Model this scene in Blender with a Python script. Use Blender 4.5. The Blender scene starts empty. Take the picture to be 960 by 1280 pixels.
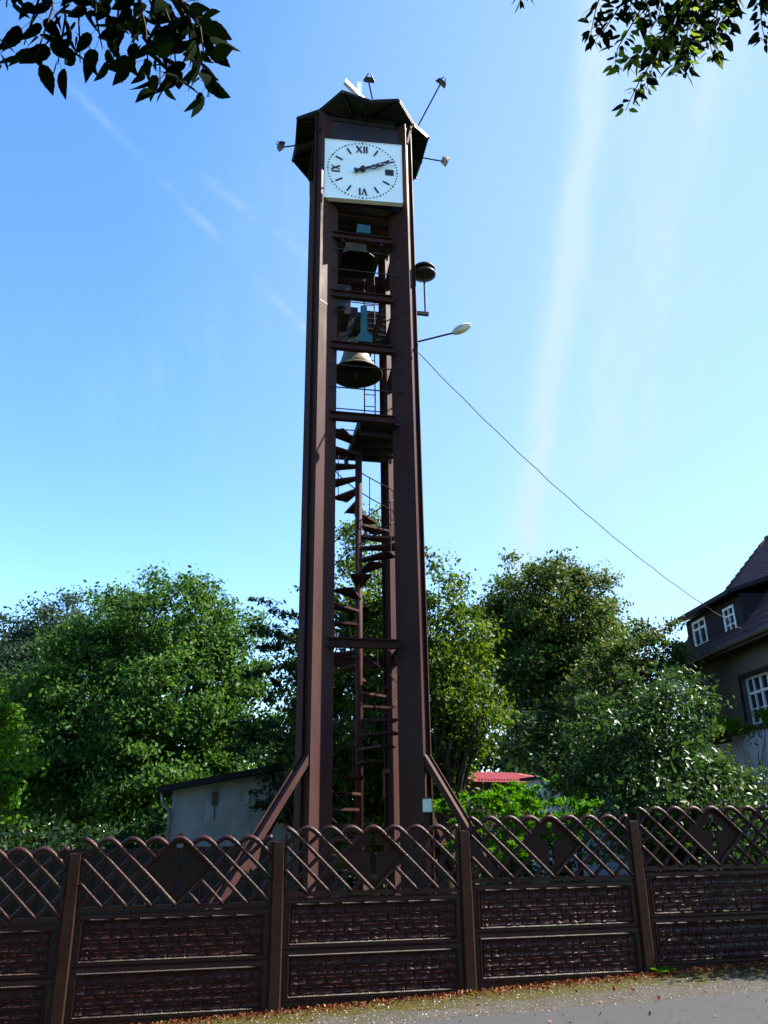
import bpy, math, random
import numpy as np
from mathutils import Vector, Matrix

scene = bpy.context.scene
random.seed(7); RNG = np.random.default_rng(11)
rad = math.radians

# ------------------------------------------------------------------ camera
cam_data = bpy.data.cameras.new("camera")
cam = bpy.data.objects.new("camera", cam_data)
scene.collection.objects.link(cam); scene.camera = cam
cam_data.sensor_fit = 'VERTICAL'; cam_data.sensor_height = 36.0
cam_data.lens = 1012.0 / 1280.0 * 36.0
cam_data.clip_start = 0.05; cam_data.clip_end = 3000
_p, _r = rad(21.25), rad(-0.78)
_F = Vector((0, math.cos(_p), math.sin(_p)))
_R0 = Vector((1, 0, 0)); _U0 = Vector((0, -math.sin(_p), math.cos(_p)))
_R = _R0 * math.cos(_r) + _U0 * math.sin(_r)
_U = _U0 * math.cos(_r) - _R0 * math.sin(_r)
cam.matrix_world = Matrix(((_R.x, _U.x, -_F.x, 0), (_R.y, _U.y, -_F.y, 0), (_R.z, _U.z, -_F.z, 1.7), (0, 0, 0, 1)))

# ------------------------------------------------------------------ light and sky
SUN_EL, SUN_AZ = rad(46.0), rad(7.2)          # azimuth counter-clockwise from +X
sd = Vector((math.cos(SUN_EL) * math.cos(SUN_AZ), math.cos(SUN_EL) * math.sin(SUN_AZ), math.sin(SUN_EL)))
sun_data = bpy.data.lights.new("sun", 'SUN')
sun_data.energy = 5.0; sun_data.angle = rad(0.5); sun_data.color = (1.0, 0.93, 0.82)
sun = bpy.data.objects.new("sun", sun_data); scene.collection.objects.link(sun)
sun.rotation_euler = sd.to_track_quat('Z', 'Y').to_euler()

world = bpy.data.worlds.new("World"); scene.world = world; world.use_nodes = True
wn, wl = world.node_tree.nodes, world.node_tree.links
wn.clear()
def wnode(t, **k):
    n = wn.new(t)
    for a, b in k.items(): setattr(n, a, b)
    return n
def wmath(op, a, b=None, c=None):
    n = wnode('ShaderNodeMath', operation=op)
    for i, v in enumerate((a, b, c)):
        if v is None: continue
        if isinstance(v, (int, float)): n.inputs[i].default_value = v
        else: wl.new(v, n.inputs[i])
    return n.outputs[0]
w_out = wnode('ShaderNodeOutputWorld'); w_bg = wnode('ShaderNodeBackground')
w_sky = wnode('ShaderNodeTexSky', sky_type='NISHITA', sun_disc=False, sun_elevation=SUN_EL,
              sun_rotation=rad(90) - SUN_AZ, altitude=200, air_density=1.0, dust_density=0.25, ozone_density=2.0)
w_hs = wnode('ShaderNodeHueSaturation'); w_hs.inputs['Saturation'].default_value = 1.23; w_hs.inputs['Hue'].default_value = 0.506
w_hs.inputs['Value'].default_value = 1.56
wl.new(w_sky.outputs[0], w_hs.inputs['Color'])
w_tc = wnode('ShaderNodeTexCoord'); DIR = w_tc.outputs['Generated']
def wdot(v):
    n = wnode('ShaderNodeVectorMath', operation='DOT_PRODUCT'); wl.new(DIR, n.inputs[0]); n.inputs[1].default_value = v
    return n.outputs['Value']
def wnoise(scale_v, scale, det=5, rough=.55, rot=(0, 0, 0)):
    m = wnode('ShaderNodeMapping'); m.inputs['Scale'].default_value = scale_v; m.inputs['Rotation'].default_value = rot
    wl.new(DIR, m.inputs['Vector'])
    n = wnode('ShaderNodeTexNoise'); n.inputs['Scale'].default_value = scale; n.inputs['Detail'].default_value = det
    n.inputs['Roughness'].default_value = rough; wl.new(m.outputs[0], n.inputs['Vector'])
    return n.outputs['Fac']
def wsmooth(v, a, b):
    n = wnode('ShaderNodeMapRange', interpolation_type='SMOOTHSTEP'); wl.new(v, n.inputs['Value'])
    n.inputs['From Min'].default_value = a; n.inputs['From Max'].default_value = b
    return n.outputs['Result']
def streak(normal, width, soft_noise, gain, along=None):
    d = wmath('ADD', wdot(normal), wmath('MULTIPLY', wmath('SUBTRACT', soft_noise, .5), width * 2.2))
    g = wmath('POWER', 2.718, wmath('MULTIPLY', wmath('MULTIPLY', d, d), -1.0 / (width * width)))
    g = wmath('MULTIPLY', g, gain)
    if along: g = wmath('MULTIPLY', g, wsmooth(wdot(along[0]), along[1], along[2]))
    return g
n1 = wnoise((1, 1, 1), 5.0, 6, .6); n2 = wnoise((1, 1, 1), 2.2, 5, .6); n1s = wnoise((1, 1, 1), 3.0, 4, .5)
n3 = wnoise((1.0, 1.0, 3.0), 9.0, 6, .65)
n1b = wnoise((5.0, 1.0, 1.6), 5.0, 8, .7, (.2, .3, .25)); n4 = wnoise((7.0, 1.2, 2.0), 4.0, 8, .72, (.1, -.35, .3))
cl = streak((-0.974, 0.115, 0.195), 0.019, n1s, wmath('MULTIPLY_ADD', wsmooth(n1b, .28, .78), .50, .22), ((0.178, 0.921, 0.345), .6, .93))      # broad old contrail
cl = wmath('ADD', cl, streak((-0.955, 0.190, 0.225), 0.06, n2, wmath('MULTIPLY_ADD', wsmooth(n1b, .35, .8), .35, .12), ((0.30, .62, .72), .75, .99)))
cl = wmath('ADD', cl, streak((-0.730, 0.3245, -0.6014), 0.005, n1s, wmath('MULTIPLY_ADD', wsmooth(n3, .38, .70), .24, .02), ((-0.20, 0.75, 0.63), .955, .992)))
cl = wmath('ADD', cl, streak((-0.62, 0.45, -0.645), 0.006, n1, wmath('MULTIPLY', wsmooth(n3, .40, .70), .26), ((-0.12, 0.77, 0.62), .975, .997)))
cl = wmath('ADD', cl, wmath('MULTIPLY', wmath('MULTIPLY', wsmooth(n2, .50, .78), wsmooth(n4, .38, .72)), .16))                         # thin cirrus
cl = wmath('ADD', cl, wmath('MULTIPLY', wsmooth(wdot((0.70, 0.60, 0.38)), .45, .98), .52))   # pale veil round the sun side
cl = wmath('MINIMUM', cl, 0.85)
w_mix = wnode('ShaderNodeMix', data_type='RGBA'); wl.new(cl, w_mix.inputs['Factor'])
wl.new(w_hs.outputs[0], w_mix.inputs['A']); w_mix.inputs['B'].default_value = (2.5, 3.25, 3.7, 1)
wl.new(w_mix.outputs['Result'], w_bg.inputs['Color']); w_bg.inputs['Strength'].default_value = 0.065
wl.new(w_bg.outputs[0], w_out.inputs[0])

scene.view_settings.view_transform = 'Standard'; scene.view_settings.look = 'None'
scene.view_settings.exposure = 2.1; scene.view_settings.gamma = 1.0
scene.render.engine = 'CYCLES'; scene.render.resolution_x = 768; scene.render.resolution_y = 1024
scene.cycles.max_bounces = 6; scene.cycles.transparent_max_bounces = 8

# ------------------------------------------------------------------ helpers
def tag(o, label=None, cat=None, group=None, kind=None):
    if label: o['label'] = label
    if cat: o['category'] = cat
    if group: o['group'] = group
    if kind: o['kind'] = kind
    return o
def empty(name, loc=(0, 0, 0), rz=0, label=None, cat=None, group=None):
    o = bpy.data.objects.new(name, None); scene.collection.objects.link(o)
    o.location = loc; o.rotation_euler = (0, 0, rz); o.empty_display_size = .2
    return tag(o, label, cat, group)
def link_mesh(name, me, parent=None, loc=None, rz=None):
    o = bpy.data.objects.new(name, me); scene.collection.objects.link(o)
    if parent: o.parent = parent
    if loc is not None: o.location = loc
    if rz is not None: o.rotation_euler = (0, 0, rz)
    return o
class MB:
    def __init__(s): s.v = []; s.f = []
    def add(s, vs, fs):
        b = len(s.v); s.v += [tuple(v) for v in vs]; s.f += [tuple(i + b for i in f) for f in fs]; return s
    def box(s, x0, x1, y0, y1, z0, z1, M=None):
        vs = [Vector((x, y, z)) for z in (z0, z1) for y in (y0, y1) for x in (x0, x1)]
        if M is not None: vs = [M @ v for v in vs]
        return s.add(vs, [(0, 2, 3, 1), (4, 5, 7, 6), (0, 1, 5, 4), (2, 6, 7, 3), (0, 4, 6, 2), (1, 3, 7, 5)])
    def bbox(s, x0, x1, y0, y1, z0, z1, c=.006):
        """box with chamfered vertical front edges and top"""
        pts = [(x0 + c, y0), (x1 - c, y0), (x1, y0 + c), (x1, y1 - c), (x1 - c, y1), (x0 + c, y1), (x0, y1 - c), (x0, y0 + c)]
        n = len(pts); cx, cy = (x0 + x1) / 2, (y0 + y1) / 2
        def sh(p, k): return (cx + (p[0] - cx) * (1 - k / ((x1 - x0) / 2)), cy + (p[1] - cy) * (1 - k / ((y1 - y0) / 2)))
        vs = [(x, y, z0) for x, y in pts] + [(x, y, z1 - c) for x, y in pts] + [(*sh(p, c), z1) for p in pts]
        fs = [tuple(range(n - 1, -1, -1)), tuple(range(2 * n, 3 * n))]
        for r in (0, 1):
            fs += [(r * n + i, r * n + (i + 1) % n, (r + 1) * n + (i + 1) % n, (r + 1) * n + i) for i in range(n)]
        return s.add(vs, fs)
    def bar(s, a, b, w, h, up=(0, 0, 1)):
        """rectangular bar from a to b; w across, h along the up direction"""
        a, b = Vector(a), Vector(b); d = (b - a).normalized(); u = Vector(up)
        x = d.cross(u)
        if x.length < 1e-4: x = d.cross(Vector((1, 0, 0)))
        x.normalize(); u = x.cross(d).normalized()
        vs = [p + x * sx * w / 2 + u * su * h / 2 for p in (a, b) for su in (-1, 1) for sx in (-1, 1)]
        return s.add(vs, [(0, 1, 3, 2), (4, 6, 7, 5), (0, 4, 5, 1), (2, 3, 7, 6), (0, 2, 6, 4), (1, 5, 7, 3)])
    def tube(s, pts, r, n=8, cap=True):
        pts = [Vector(p) for p in pts]; m = len(pts)
        rs = r if isinstance(r, (list, tuple)) else [r] * m
        d0 = (pts[1] - pts[0]).normalized(); x = d0.orthogonal().normalized()
        rings = []
        for i, p in enumerate(pts):
            d = (pts[min(i + 1, m - 1)] - pts[max(i - 1, 0)]).normalized()
            x = (x - d * x.dot(d)).normalized(); y = d.cross(x)
            rings.append([p + (x * math.cos(2 * math.pi * k / n) + y * math.sin(2 * math.pi * k / n)) * rs[i] for k in range(n)])
        vs = [v for rg in rings for v in rg]
        fs = [(i * n + k, i * n + (k + 1) % n, (i + 1) * n + (k + 1) % n, (i + 1) * n + k) for i in range(m - 1) for k in range(n)]
        if cap: fs += [tuple(range(n - 1, -1, -1)), tuple((m - 1) * n + k for k in range(n))]
        return s.add(vs, fs)
    def lathe(s, prof, n=24, c=(0, 0, 0), M=None):
        vs = []; m = len(prof)
        for r, z in prof:
            for k in range(n):
                v = Vector((r * math.cos(2 * math.pi * k / n), r * math.sin(2 * math.pi * k / n), z))
                vs.append((M @ v if M is not None else v) + Vector(c))
        fs = [(i * n + k, i * n + (k + 1) % n, (i + 1) * n + (k + 1) % n, (i + 1) * n + k) for i in range(m - 1) for k in range(n)]
        return s.add(vs, fs)
    def prism(s, poly, y0, y1, M=None):
        """polygon in the xz plane extruded along y"""
        n = len(poly); vs = [Vector((x, y, z)) for y in (y0, y1) for x, z in poly]
        if M is not None: vs = [M @ v for v in vs]
        return s.add(vs, [tuple(range(n)), tuple(range(2 * n - 1, n - 1, -1))] + [(i, i + n, (i + 1) % n + n, (i + 1) % n) for i in range(n)])
    def mesh(s, name, mat, smooth=False):
        me = bpy.data.meshes.new(name); me.from_pydata(s.v, [], s.f); me.validate(); me.update()
        import bmesh
        bm = bmesh.new(); bm.from_mesh(me); bmesh.ops.recalc_face_normals(bm, faces=bm.faces); bm.to_mesh(me); bm.free()
        if smooth: me.polygons.foreach_set('use_smooth', [True] * len(me.polygons))
        for m_ in (mat if isinstance(mat, (list, tuple)) else [mat]): me.materials.append(m_)
        return me
    def build(s, name, mat, parent=None, loc=None, rz=None, smooth=False):
        return link_mesh(name, s.mesh(name, mat, smooth), parent, loc, rz)

# ------------------------------------------------------------------ materials
KA = 0.55                                   # overall level of the base colours, set against the exposure
BRIGHT = ('clock_face_white', 'white_paint', 'grey_aluminium', 'lamp_glass', 'pale_plastic', 'net_curtain')
def new_mat(name):
    m = bpy.data.materials.new(name); m.use_nodes = True
    nt = m.node_tree; b = nt.nodes['Principled BSDF']; return m, nt, b
def mat_noise(name, c1, c2, scale=6, rough=.6, spec=.3, bump=.1, bscale=40, metal=0, det=6, c3=None, coords='Object', stretch=(1, 1, 1), lo=.35, hi=.65, rvar=.12):
    k_ = 1.0 if name in BRIGHT else KA; c1 = tuple(v * k_ for v in c1); c2 = tuple(v * k_ for v in c2); c3 = tuple(v * k_ for v in c3) if c3 else None
    m, nt, b = new_mat(name); N, L = nt.nodes, nt.links
    tc = N.new('ShaderNodeTexCoord'); mp = N.new('ShaderNodeMapping'); L.new(tc.outputs[coords], mp.inputs[0]); mp.inputs['Scale'].default_value = stretch
    n = N.new('ShaderNodeTexNoise'); n.inputs['Scale'].default_value = scale; n.inputs['Detail'].default_value = det; n.inputs['Roughness'].default_value = .65
    L.new(mp.outputs[0], n.inputs['Vector'])
    r = N.new('ShaderNodeValToRGB'); L.new(n.outputs['Fac'], r.inputs[0])
    r.color_ramp.elements[0].position = lo; r.color_ramp.elements[0].color = (*c1, 1)
    r.color_ramp.elements[1].position = hi; r.color_ramp.elements[1].color = (*c2, 1)
    col = r.outputs[0]
    if c3:
        n3 = N.new('ShaderNodeTexNoise'); n3.inputs['Scale'].default_value = scale * .23; n3.inputs['Detail'].default_value = 7; L.new(mp.outputs[0], n3.inputs['Vector'])
        mr = N.new('ShaderNodeMapRange'); L.new(n3.outputs['Fac'], mr.inputs[0]); mr.inputs[1].default_value = .5; mr.inputs[2].default_value = .68
        mx = N.new('ShaderNodeMix'); mx.data_type = 'RGBA'; L.new(mr.outputs[0], mx.inputs['Factor']); L.new(col, mx.inputs['A']); mx.inputs['B'].default_value = (*c3, 1)
        col = mx.outputs['Result']
    L.new(col, b.inputs['Base Color'])
    b.inputs['Metallic'].default_value = metal; b.inputs['Specular IOR Level'].default_value = spec
    rr = N.new('ShaderNodeMapRange'); L.new(n.outputs['Fac'], rr.inputs[0]); rr.inputs[1].default_value = .3; rr.inputs[2].default_value = .7
    rr.inputs[3].default_value = max(.03, rough - rvar); rr.inputs[4].default_value = min(1, rough + rvar); L.new(rr.outputs[0], b.inputs['Roughness'])
    if bump:
        n2 = N.new('ShaderNodeTexNoise'); n2.inputs['Scale'].default_value = bscale; n2.inputs['Detail'].default_value = 5; L.new(mp.outputs[0], n2.inputs['Vector'])
        bp = N.new('ShaderNodeBump'); bp.inputs['Strength'].default_value = bump; bp.inputs['Distance'].default_value = .02
        L.new(n2.outputs['Fac'], bp.inputs['Height']); L.new(bp.outputs[0], b.inputs['Normal'])
    return m
def mat_leaf(name, cols, trans=.35, gloss=.5, spec=.12, tcol=None):
    """leaves: colour varies from leaf to leaf"""
    cols = [tuple(v * (.78 if 'elm' in name or 'pebb' in name or 'dry' in name else .60) for v in c) for c in cols]
    m, nt, b = new_mat(name); N, L = nt.nodes, nt.links
    g = N.new('ShaderNodeNewGeometry'); r = N.new('ShaderNodeValToRGB')
    oi = N.new('ShaderNodeObjectInfo'); ad = N.new('ShaderNodeMath'); ad.operation = 'ADD'
    L.new(g.outputs['Random Per Island'], ad.inputs[0]); L.new(oi.outputs['Random'], ad.inputs[1])
    fr = N.new('ShaderNodeMath'); fr.operation = 'FRACT'; L.new(ad.outputs[0], fr.inputs[0]); L.new(fr.outputs[0], r.inputs[0])
    el = r.color_ramp.elements
    while len(el) < len(cols): el.new(.5)
    for i, c in enumerate(cols): el[i].position = i / (len(cols) - 1); el[i].color = (*c, 1)
    L.new(r.outputs[0], b.inputs['Base Color']); b.inputs['Roughness'].default_value = gloss; b.inputs['Specular IOR Level'].default_value = spec
    t = N.new('ShaderNodeBsdfTranslucent'); hs = N.new('ShaderNodeHueSaturation'); L.new(r.outputs[0], hs.inputs['Color'])
    hs.inputs['Hue'].default_value = .48; hs.inputs['Saturation'].default_value = 1.1; hs.inputs['Value'].default_value = 1.6
    L.new(hs.outputs[0], t.inputs[0])
    mx = N.new('ShaderNodeMixShader'); mx.inputs[0].default_value = trans
    L.new(b.outputs[0], mx.inputs[1]); L.new(t.outputs[0], mx.inputs[2]); L.new(mx.outputs[0], N['Material Output'].inputs[0])
    return m
def mat_plain(name, c, rough=.5, spec=.5, metal=0, bump=0):
    return mat_noise(name, tuple(x * .88 for x in c), tuple(min(1, x * 1.1) for x in c), 9, rough, spec, bump, 60, metal)

M = {}
M['steel'] = mat_noise('painted_brown_steel', (.062, .027, .027), (.086, .040, .037), 3, .55, .06, .03, 30, c3=(.076, .042, .032), stretch=(1, 1, .25))
def add_streaks(mat, col, amt, sc=(9, 9, .35), lo=.56, hi=.74):
    nt = mat.node_tree; N, L = nt.nodes, nt.links; b = N['Principled BSDF']; src = b.inputs['Base Color'].links[0].from_socket
    tc = N.new('ShaderNodeTexCoord'); mp = N.new('ShaderNodeMapping'); mp.inputs['Scale'].default_value = sc; L.new(tc.outputs['Object'], mp.inputs[0])
    n = N.new('ShaderNodeTexNoise'); n.inputs['Scale'].default_value = 1.6; n.inputs['Detail'].default_value = 6; L.new(mp.outputs[0], n.inputs['Vector'])
    mr = N.new('ShaderNodeMapRange'); L.new(n.outputs['Fac'], mr.inputs[0]); mr.inputs[1].default_value = lo; mr.inputs[2].default_value = hi; mr.inputs[4].default_value = amt
    mx = N.new('ShaderNodeMix'); mx.data_type = 'RGBA'; L.new(mr.outputs[0], mx.inputs['Factor']); L.new(src, mx.inputs['A']); mx.inputs['B'].default_value = (*col, 1); L.new(mx.outputs['Result'], b.inputs['Base Color'])
add_streaks(M['steel'], (.050, .020, .010), .55)
M['fence'] = mat_noise('brown_painted_concrete', (.034, .0095, .0095), (.058, .018, .017), 7, .42, .17, .3, 70, c3=(.036, .024, .015))
def vary(mat, lo, hi):
    """each piece a little lighter or darker than the next"""
    nt = mat.node_tree; N, L = nt.nodes, nt.links; b = N['Principled BSDF']; src = b.inputs['Base Color'].links[0].from_socket
    oi = N.new('ShaderNodeObjectInfo'); mr = N.new('ShaderNodeMapRange'); L.new(oi.outputs['Random'], mr.inputs[0]); mr.inputs[3].default_value = lo; mr.inputs[4].default_value = hi
    hs = N.new('ShaderNodeHueSaturation'); L.new(mr.outputs[0], hs.inputs['Value']); L.new(src, hs.inputs['Color']); L.new(hs.outputs[0], b.inputs['Base Color'])
vary(M['fence'], .72, 1.25)
M['post'] = mat_noise('brown_painted_post', (.030, .012, .008), (.050, .021, .013), 12, .7, .08, .35, 90, c3=(.035, .024, .018))
M['rust_plate'] = mat_noise('brown_cast_plate', (.028, .012, .009), (.050, .022, .016), 9, .7, .14, .3, 60)
M['canopy'] = mat_noise('dark_green_sheet', (.006, .009, .007), (.010, .014, .010), 4, .5, .3, .05, 30)
M['dark'] = mat_noise('dark_steel', (.020, .016, .018), (.034, .026, .028), 6, .5, .3, .05, 30)
M['clock'] = mat_noise('clock_face_white', (.72, .80, .80), (.78, .85, .84), 2.0, .25, .5, 0, 30, rvar=.04)
M['black'] = mat_plain('black_paint', (.012, .011, .013), .4)
M['bronze'] = mat_noise('bell_bronze', (.16, .135, .095), (.30, .25, .18), 5, .42, .5, .05, 30, .4)
M['inside_shade'] = mat_noise('bell_inside_shade', (.012, .013, .008), (.03, .03, .018), 5, .7, .2, .05, 30)  # shade inside the bells, painted as a darker colour on the inner faces
M['teal'] = mat_noise('teal_paint', (.004, .09, .105), (.008, .14, .155), 6, .45, .4, .05, 40)
M['white'] = mat_plain('white_paint', (.78, .78, .80), .4)
M['alu'] = mat_plain('grey_aluminium', (.55, .57, .58), .35, .5, .4)
M['lampglass'] = mat_plain('lamp_glass', (.55, .60, .50), .12, .6)
M['greenwhite'] = mat_plain('pale_plastic', (.55, .68, .58), .35)
M['cable'] = mat_plain('cable_black', (.03, .035, .045), .6)
M['bark'] = mat_noise('bark', (.035, .028, .020), (.075, .06, .045), 14, .9, .1, .6, 40, stretch=(1, 1, .3))
M['twig'] = mat_plain('twig', (.04, .03, .02), .8, .1)
M['asphalt'] = mat_noise('asphalt', (.065, .066, .068), (.100, .101, .104), 60, .85, .2, .5, 220, c3=(.075, .076, .077), coords='Object', det=8)
def add_cracks(mat, scale, width, dark):
    nt = mat.node_tree; N, L = nt.nodes, nt.links; b = N['Principled BSDF']; src = b.inputs['Base Color'].links[0].from_socket
    tc = N.new('ShaderNodeTexCoord'); nz_ = N.new('ShaderNodeTexNoise'); nz_.inputs['Scale'].default_value = 3; nz_.inputs['Detail'].default_value = 5; L.new(tc.outputs['Object'], nz_.inputs['Vector'])
    ad = N.new('ShaderNodeMix'); ad.data_type = 'RGBA'; ad.inputs['Factor'].default_value = .25; L.new(tc.outputs['Object'], ad.inputs['A']); L.new(nz_.outputs['Color'], ad.inputs['B'])
    v = N.new('ShaderNodeTexVoronoi'); v.feature = 'DISTANCE_TO_EDGE'; v.inputs['Scale'].default_value = scale; L.new(ad.outputs['Result'], v.inputs['Vector'])
    mr = N.new('ShaderNodeMapRange'); L.new(v.outputs['Distance'], mr.inputs[0]); mr.inputs[1].default_value = 0; mr.inputs[2].default_value = width; mr.inputs[3].default_value = dark; mr.inputs[4].default_value = 0
    mx = N.new('ShaderNodeMix'); mx.data_type = 'RGBA'; L.new(mr.outputs[0], mx.inputs['Factor']); L.new(src, mx.inputs['A']); mx.inputs['B'].default_value = (.02, .019, .018, 1); L.new(mx.outputs['Result'], b.inputs['Base Color'])
add_cracks(M['asphalt'], .9, .006, .7)
M['shed_wall'] = mat_noise('old_render', (.30, .34, .34), (.40, .44, .44), 3, .9, .1, .25, 40, c3=(.19, .23, .24))
add_streaks(M['shed_wall'], (.04, .045, .04), .6, (3, 3, .5)); 
M['shed_roof'] = mat_noise('tar_roof', (.020, .020, .022), (.035, .034, .034), 8, .9, .1, .2, 50)
M['house_wall'] = mat_noise('grey_render', (.20, .165, .13), (.27, .225, .18), 5, .9, .1, .3, 80, c3=(.22, .19, .155))
add_streaks(M['house_wall'], (.045, .038, .03), .5, (2.5, 2.5, .4))
M['house_base'] = mat_noise('pale_render', (.62, .64, .70), (.78, .80, .85), 4, .9, .1, .15, 60)
M['tile'] = mat_noise('dark_red_tile', (.075, .032, .032), (.13, .055, .050), 10, .7, .25, .3, 60)
vary(M['tile'], .75, 1.3)
M['slate'] = mat_noise('dormer_slate', (.035, .022, .028), (.06, .04, .045), 10, .7, .2, .2, 60)
M['wood'] = mat_noise('old_wood', (.028, .019, .015), (.055, .038, .030), 10, .8, .15, .3, 60, stretch=(1, 1, .2))
M['gutter'] = mat_plain('zinc_gutter', (.20, .19, .19), .4, .5, .3)
M['red_roof'] = mat_noise('red_sheet_roof', (.50, .09, .10), (.62, .13, .13), 8, .6, .3, .1, 40)
M['brickred'] = mat_noise('brown_boards', (.04, .024, .018), (.07, .038, .028), 8, .9, .1, .2, 40)
M['curtain'] = mat_noise('net_curtain', (.30, .33, .38), (.45, .48, .52), 14, .9, .1, .2, 40, stretch=(6, 6, .4))
gl, nt, b = new_mat('window_glass'); b.inputs['Base Color'].default_value = (.015, .02, .03, 1); b.inputs['Roughness'].default_value = .05; b.inputs['Specular IOR Level'].default_value = .6
_n = nt.nodes.new('ShaderNodeTexNoise'); _n.inputs['Scale'].default_value = 2.5
_b = nt.nodes.new('ShaderNodeBump'); _b.inputs['Strength'].default_value = .05; nt.links.new(_n.outputs['Fac'], _b.inputs['Height']); nt.links.new(_b.outputs[0], b.inputs['Normal'])
M['glass'] = gl
M['leaf_ash'] = mat_leaf('ash_leaves', [(0.0239, 0.0759, 0.0129), (0.0436, 0.1227, 0.0194), (0.0653, 0.1637, 0.0242), (0.0924, 0.1986, 0.0363)], .4)
M['leaf_far'] = mat_leaf('far_leaves', [(0.0232, 0.0542, 0.0271), (0.0387, 0.0775, 0.0387), (0.0542, 0.093, 0.0504)], .35)
M['leaf_dark'] = mat_leaf('dark_leaves', [(0.011, 0.0337, 0.0096), (0.0202, 0.0543, 0.0136), (0.0322, 0.0741, 0.0177)], .3)
M['leaf_linden'] = mat_leaf('linden_leaves', [(0.0231, 0.0703, 0.0086), (0.0462, 0.1075, 0.0114), (0.0847, 0.1571, 0.0171), (0.1463, 0.2068, 0.0285)], .45)
M['leaf_maple'] = mat_leaf('maple_leaves', [(0.028, 0.077, 0.014), (0.049, 0.112, 0.0196), (0.077, 0.133, 0.0252), (0.119, 0.119, 0.028)], .35)
M['leaf_shiny'] = mat_leaf('glossy_leaves', [(0.0198, 0.055, 0.0132), (0.0385, 0.0968, 0.0198), (0.0605, 0.132, 0.0242)], .3, .42, .22)
M['leaf_bright'] = mat_leaf('bright_leaves', [(0.0289, 0.1448, 0.0085), (0.0577, 0.2275, 0.0107), (0.0963, 0.2895, 0.0214)], .5)
M['leaf_vine'] = mat_leaf('vine_leaves', [(0.0502, 0.1438, 0.0093), (0.1088, 0.2248, 0.0155), (0.1841, 0.2697, 0.031)], .5)
M['leaf_edge'] = mat_leaf('edge_leaves', [(0.0419, 0.1348, 0.0074), (0.0837, 0.2248, 0.0124), (0.1255, 0.2877, 0.0248)], .5)
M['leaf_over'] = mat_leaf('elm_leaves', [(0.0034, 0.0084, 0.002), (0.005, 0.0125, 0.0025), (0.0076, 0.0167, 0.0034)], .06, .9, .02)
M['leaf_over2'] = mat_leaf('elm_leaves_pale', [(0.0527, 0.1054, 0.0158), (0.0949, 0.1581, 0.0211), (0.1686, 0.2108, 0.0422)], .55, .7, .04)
M['grass'] = mat_leaf('grass_blades', [(0.0186, 0.0496, 0.0093), (0.031, 0.0744, 0.0124), (0.0496, 0.093, 0.0186)], .4)
M['litter'] = mat_leaf('dry_leaves', [(.11, .03, .012), (.18, .06, .02), (.08, .025, .015), (.30, .17, .06)], .2)
M['pebble'] = mat_leaf('pebbles', [(.09, .085, .075), (.16, .15, .13), (.06, .055, .05), (.34, .32, .29)], 0.0)

# ------------------------------------------------------------------ frames of reference
TH = rad(11.35); cT, sT = math.cos(TH), math.sin(TH)
FX, FY = -1.1755, 9.369                                  # fence post beside bay zero
def fpt(s, q=0, z=0): return (FX + s * cT - q * sT, FY + s * sT + q * cT, z)
def fence_coords(x, y):
    dx, dy = x - FX, y - FY
    return dx * cT + dy * sT, -dx * sT + dy * cT
def gz(x, y):
    s, q = fence_coords(x, y)
    return .0408 * max(-14, min(14, s))
TX, TY = -.50, 14.0

# ------------------------------------------------------------------ ground, shoulder, road
def sheet(name, ss, qs, lift, mat, noise=0.0, kind='structure'):
    mb = MB(); vs = []
    for q in qs:
        for s in ss:
            x, y, _ = fpt(s, q); vs.append((x, y, gz(x, y) + lift + (random.uniform(-noise, noise) if noise else 0)))
    n = len(ss); fs = [(j * n + i, j * n + i + 1, (j + 1) * n + i + 1, (j + 1) * n + i) for j in range(len(qs) - 1) for i in range(n - 1)]
    mb.add(vs, fs); o = mb.build(name, mat, smooth=True); o['kind'] = kind; return o
mg, nt, b = new_mat('earth_and_grass'); N, L = nt.nodes, nt.links
tc = N.new('ShaderNodeTexCoord'); n = N.new('ShaderNodeTexNoise'); n.inputs['Scale'].default_value = 1.3; n.inputs['Detail'].default_value = 8; L.new(tc.outputs['Object'], n.inputs['Vector'])
r = N.new('ShaderNodeValToRGB'); L.new(n.outputs['Fac'], r.inputs[0]); r.color_ramp.elements[0].color = (.03, .055, .015, 1); r.color_ramp.elements[1].color = (.07, .10, .03, 1)
L.new(r.outputs[0], b.inputs['Base Color']); b.inputs['Roughness'].default_value = .95
sheet('ground', [-900, -300, -100, -40, -14, -7, 0, 7, 14, 40, 100, 300, 900], [-900, -300, -100, -30, -10, 0, 10, 30, 60, 150, 400, 1200], -.06, mg)
# gravel shoulder with moss near the fence
ms, nt, b = new_mat('gravel_shoulder'); N, L = nt.nodes, nt.links
tc = N.new('ShaderNodeTexCoord')
mp = N.new('ShaderNodeMapping'); mp.inputs['Location'].default_value = (0, 0, 0); mp.inputs['Rotation'].default_value = (0, 0, -TH)
L.new(tc.outputs['Object'], mp.inputs[0])
def nz(scale, det=8, ro=.65, vec=None):
    k = N.new('ShaderNodeTexNoise'); k.inputs['Scale'].default_value = scale; k.inputs['Detail'].default_value = det; k.inputs['Roughness'].default_value = ro
    L.new(vec or tc.outputs['Object'], k.inputs['Vector']); return k.outputs['Fac']
def ramp(v, stops):
    k = N.new('ShaderNodeValToRGB'); L.new(v, k.inputs[0]); e = k.color_ramp.elements
    while len(e) < len(stops): e.new(.5)
    for i, (p_, c_) in enumerate(stops): e[i].position = p_; e[i].color = (*[v * (KA if max(c_) < .9 else 1) for v in c_], 1)
    return k.outputs[0]
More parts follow.
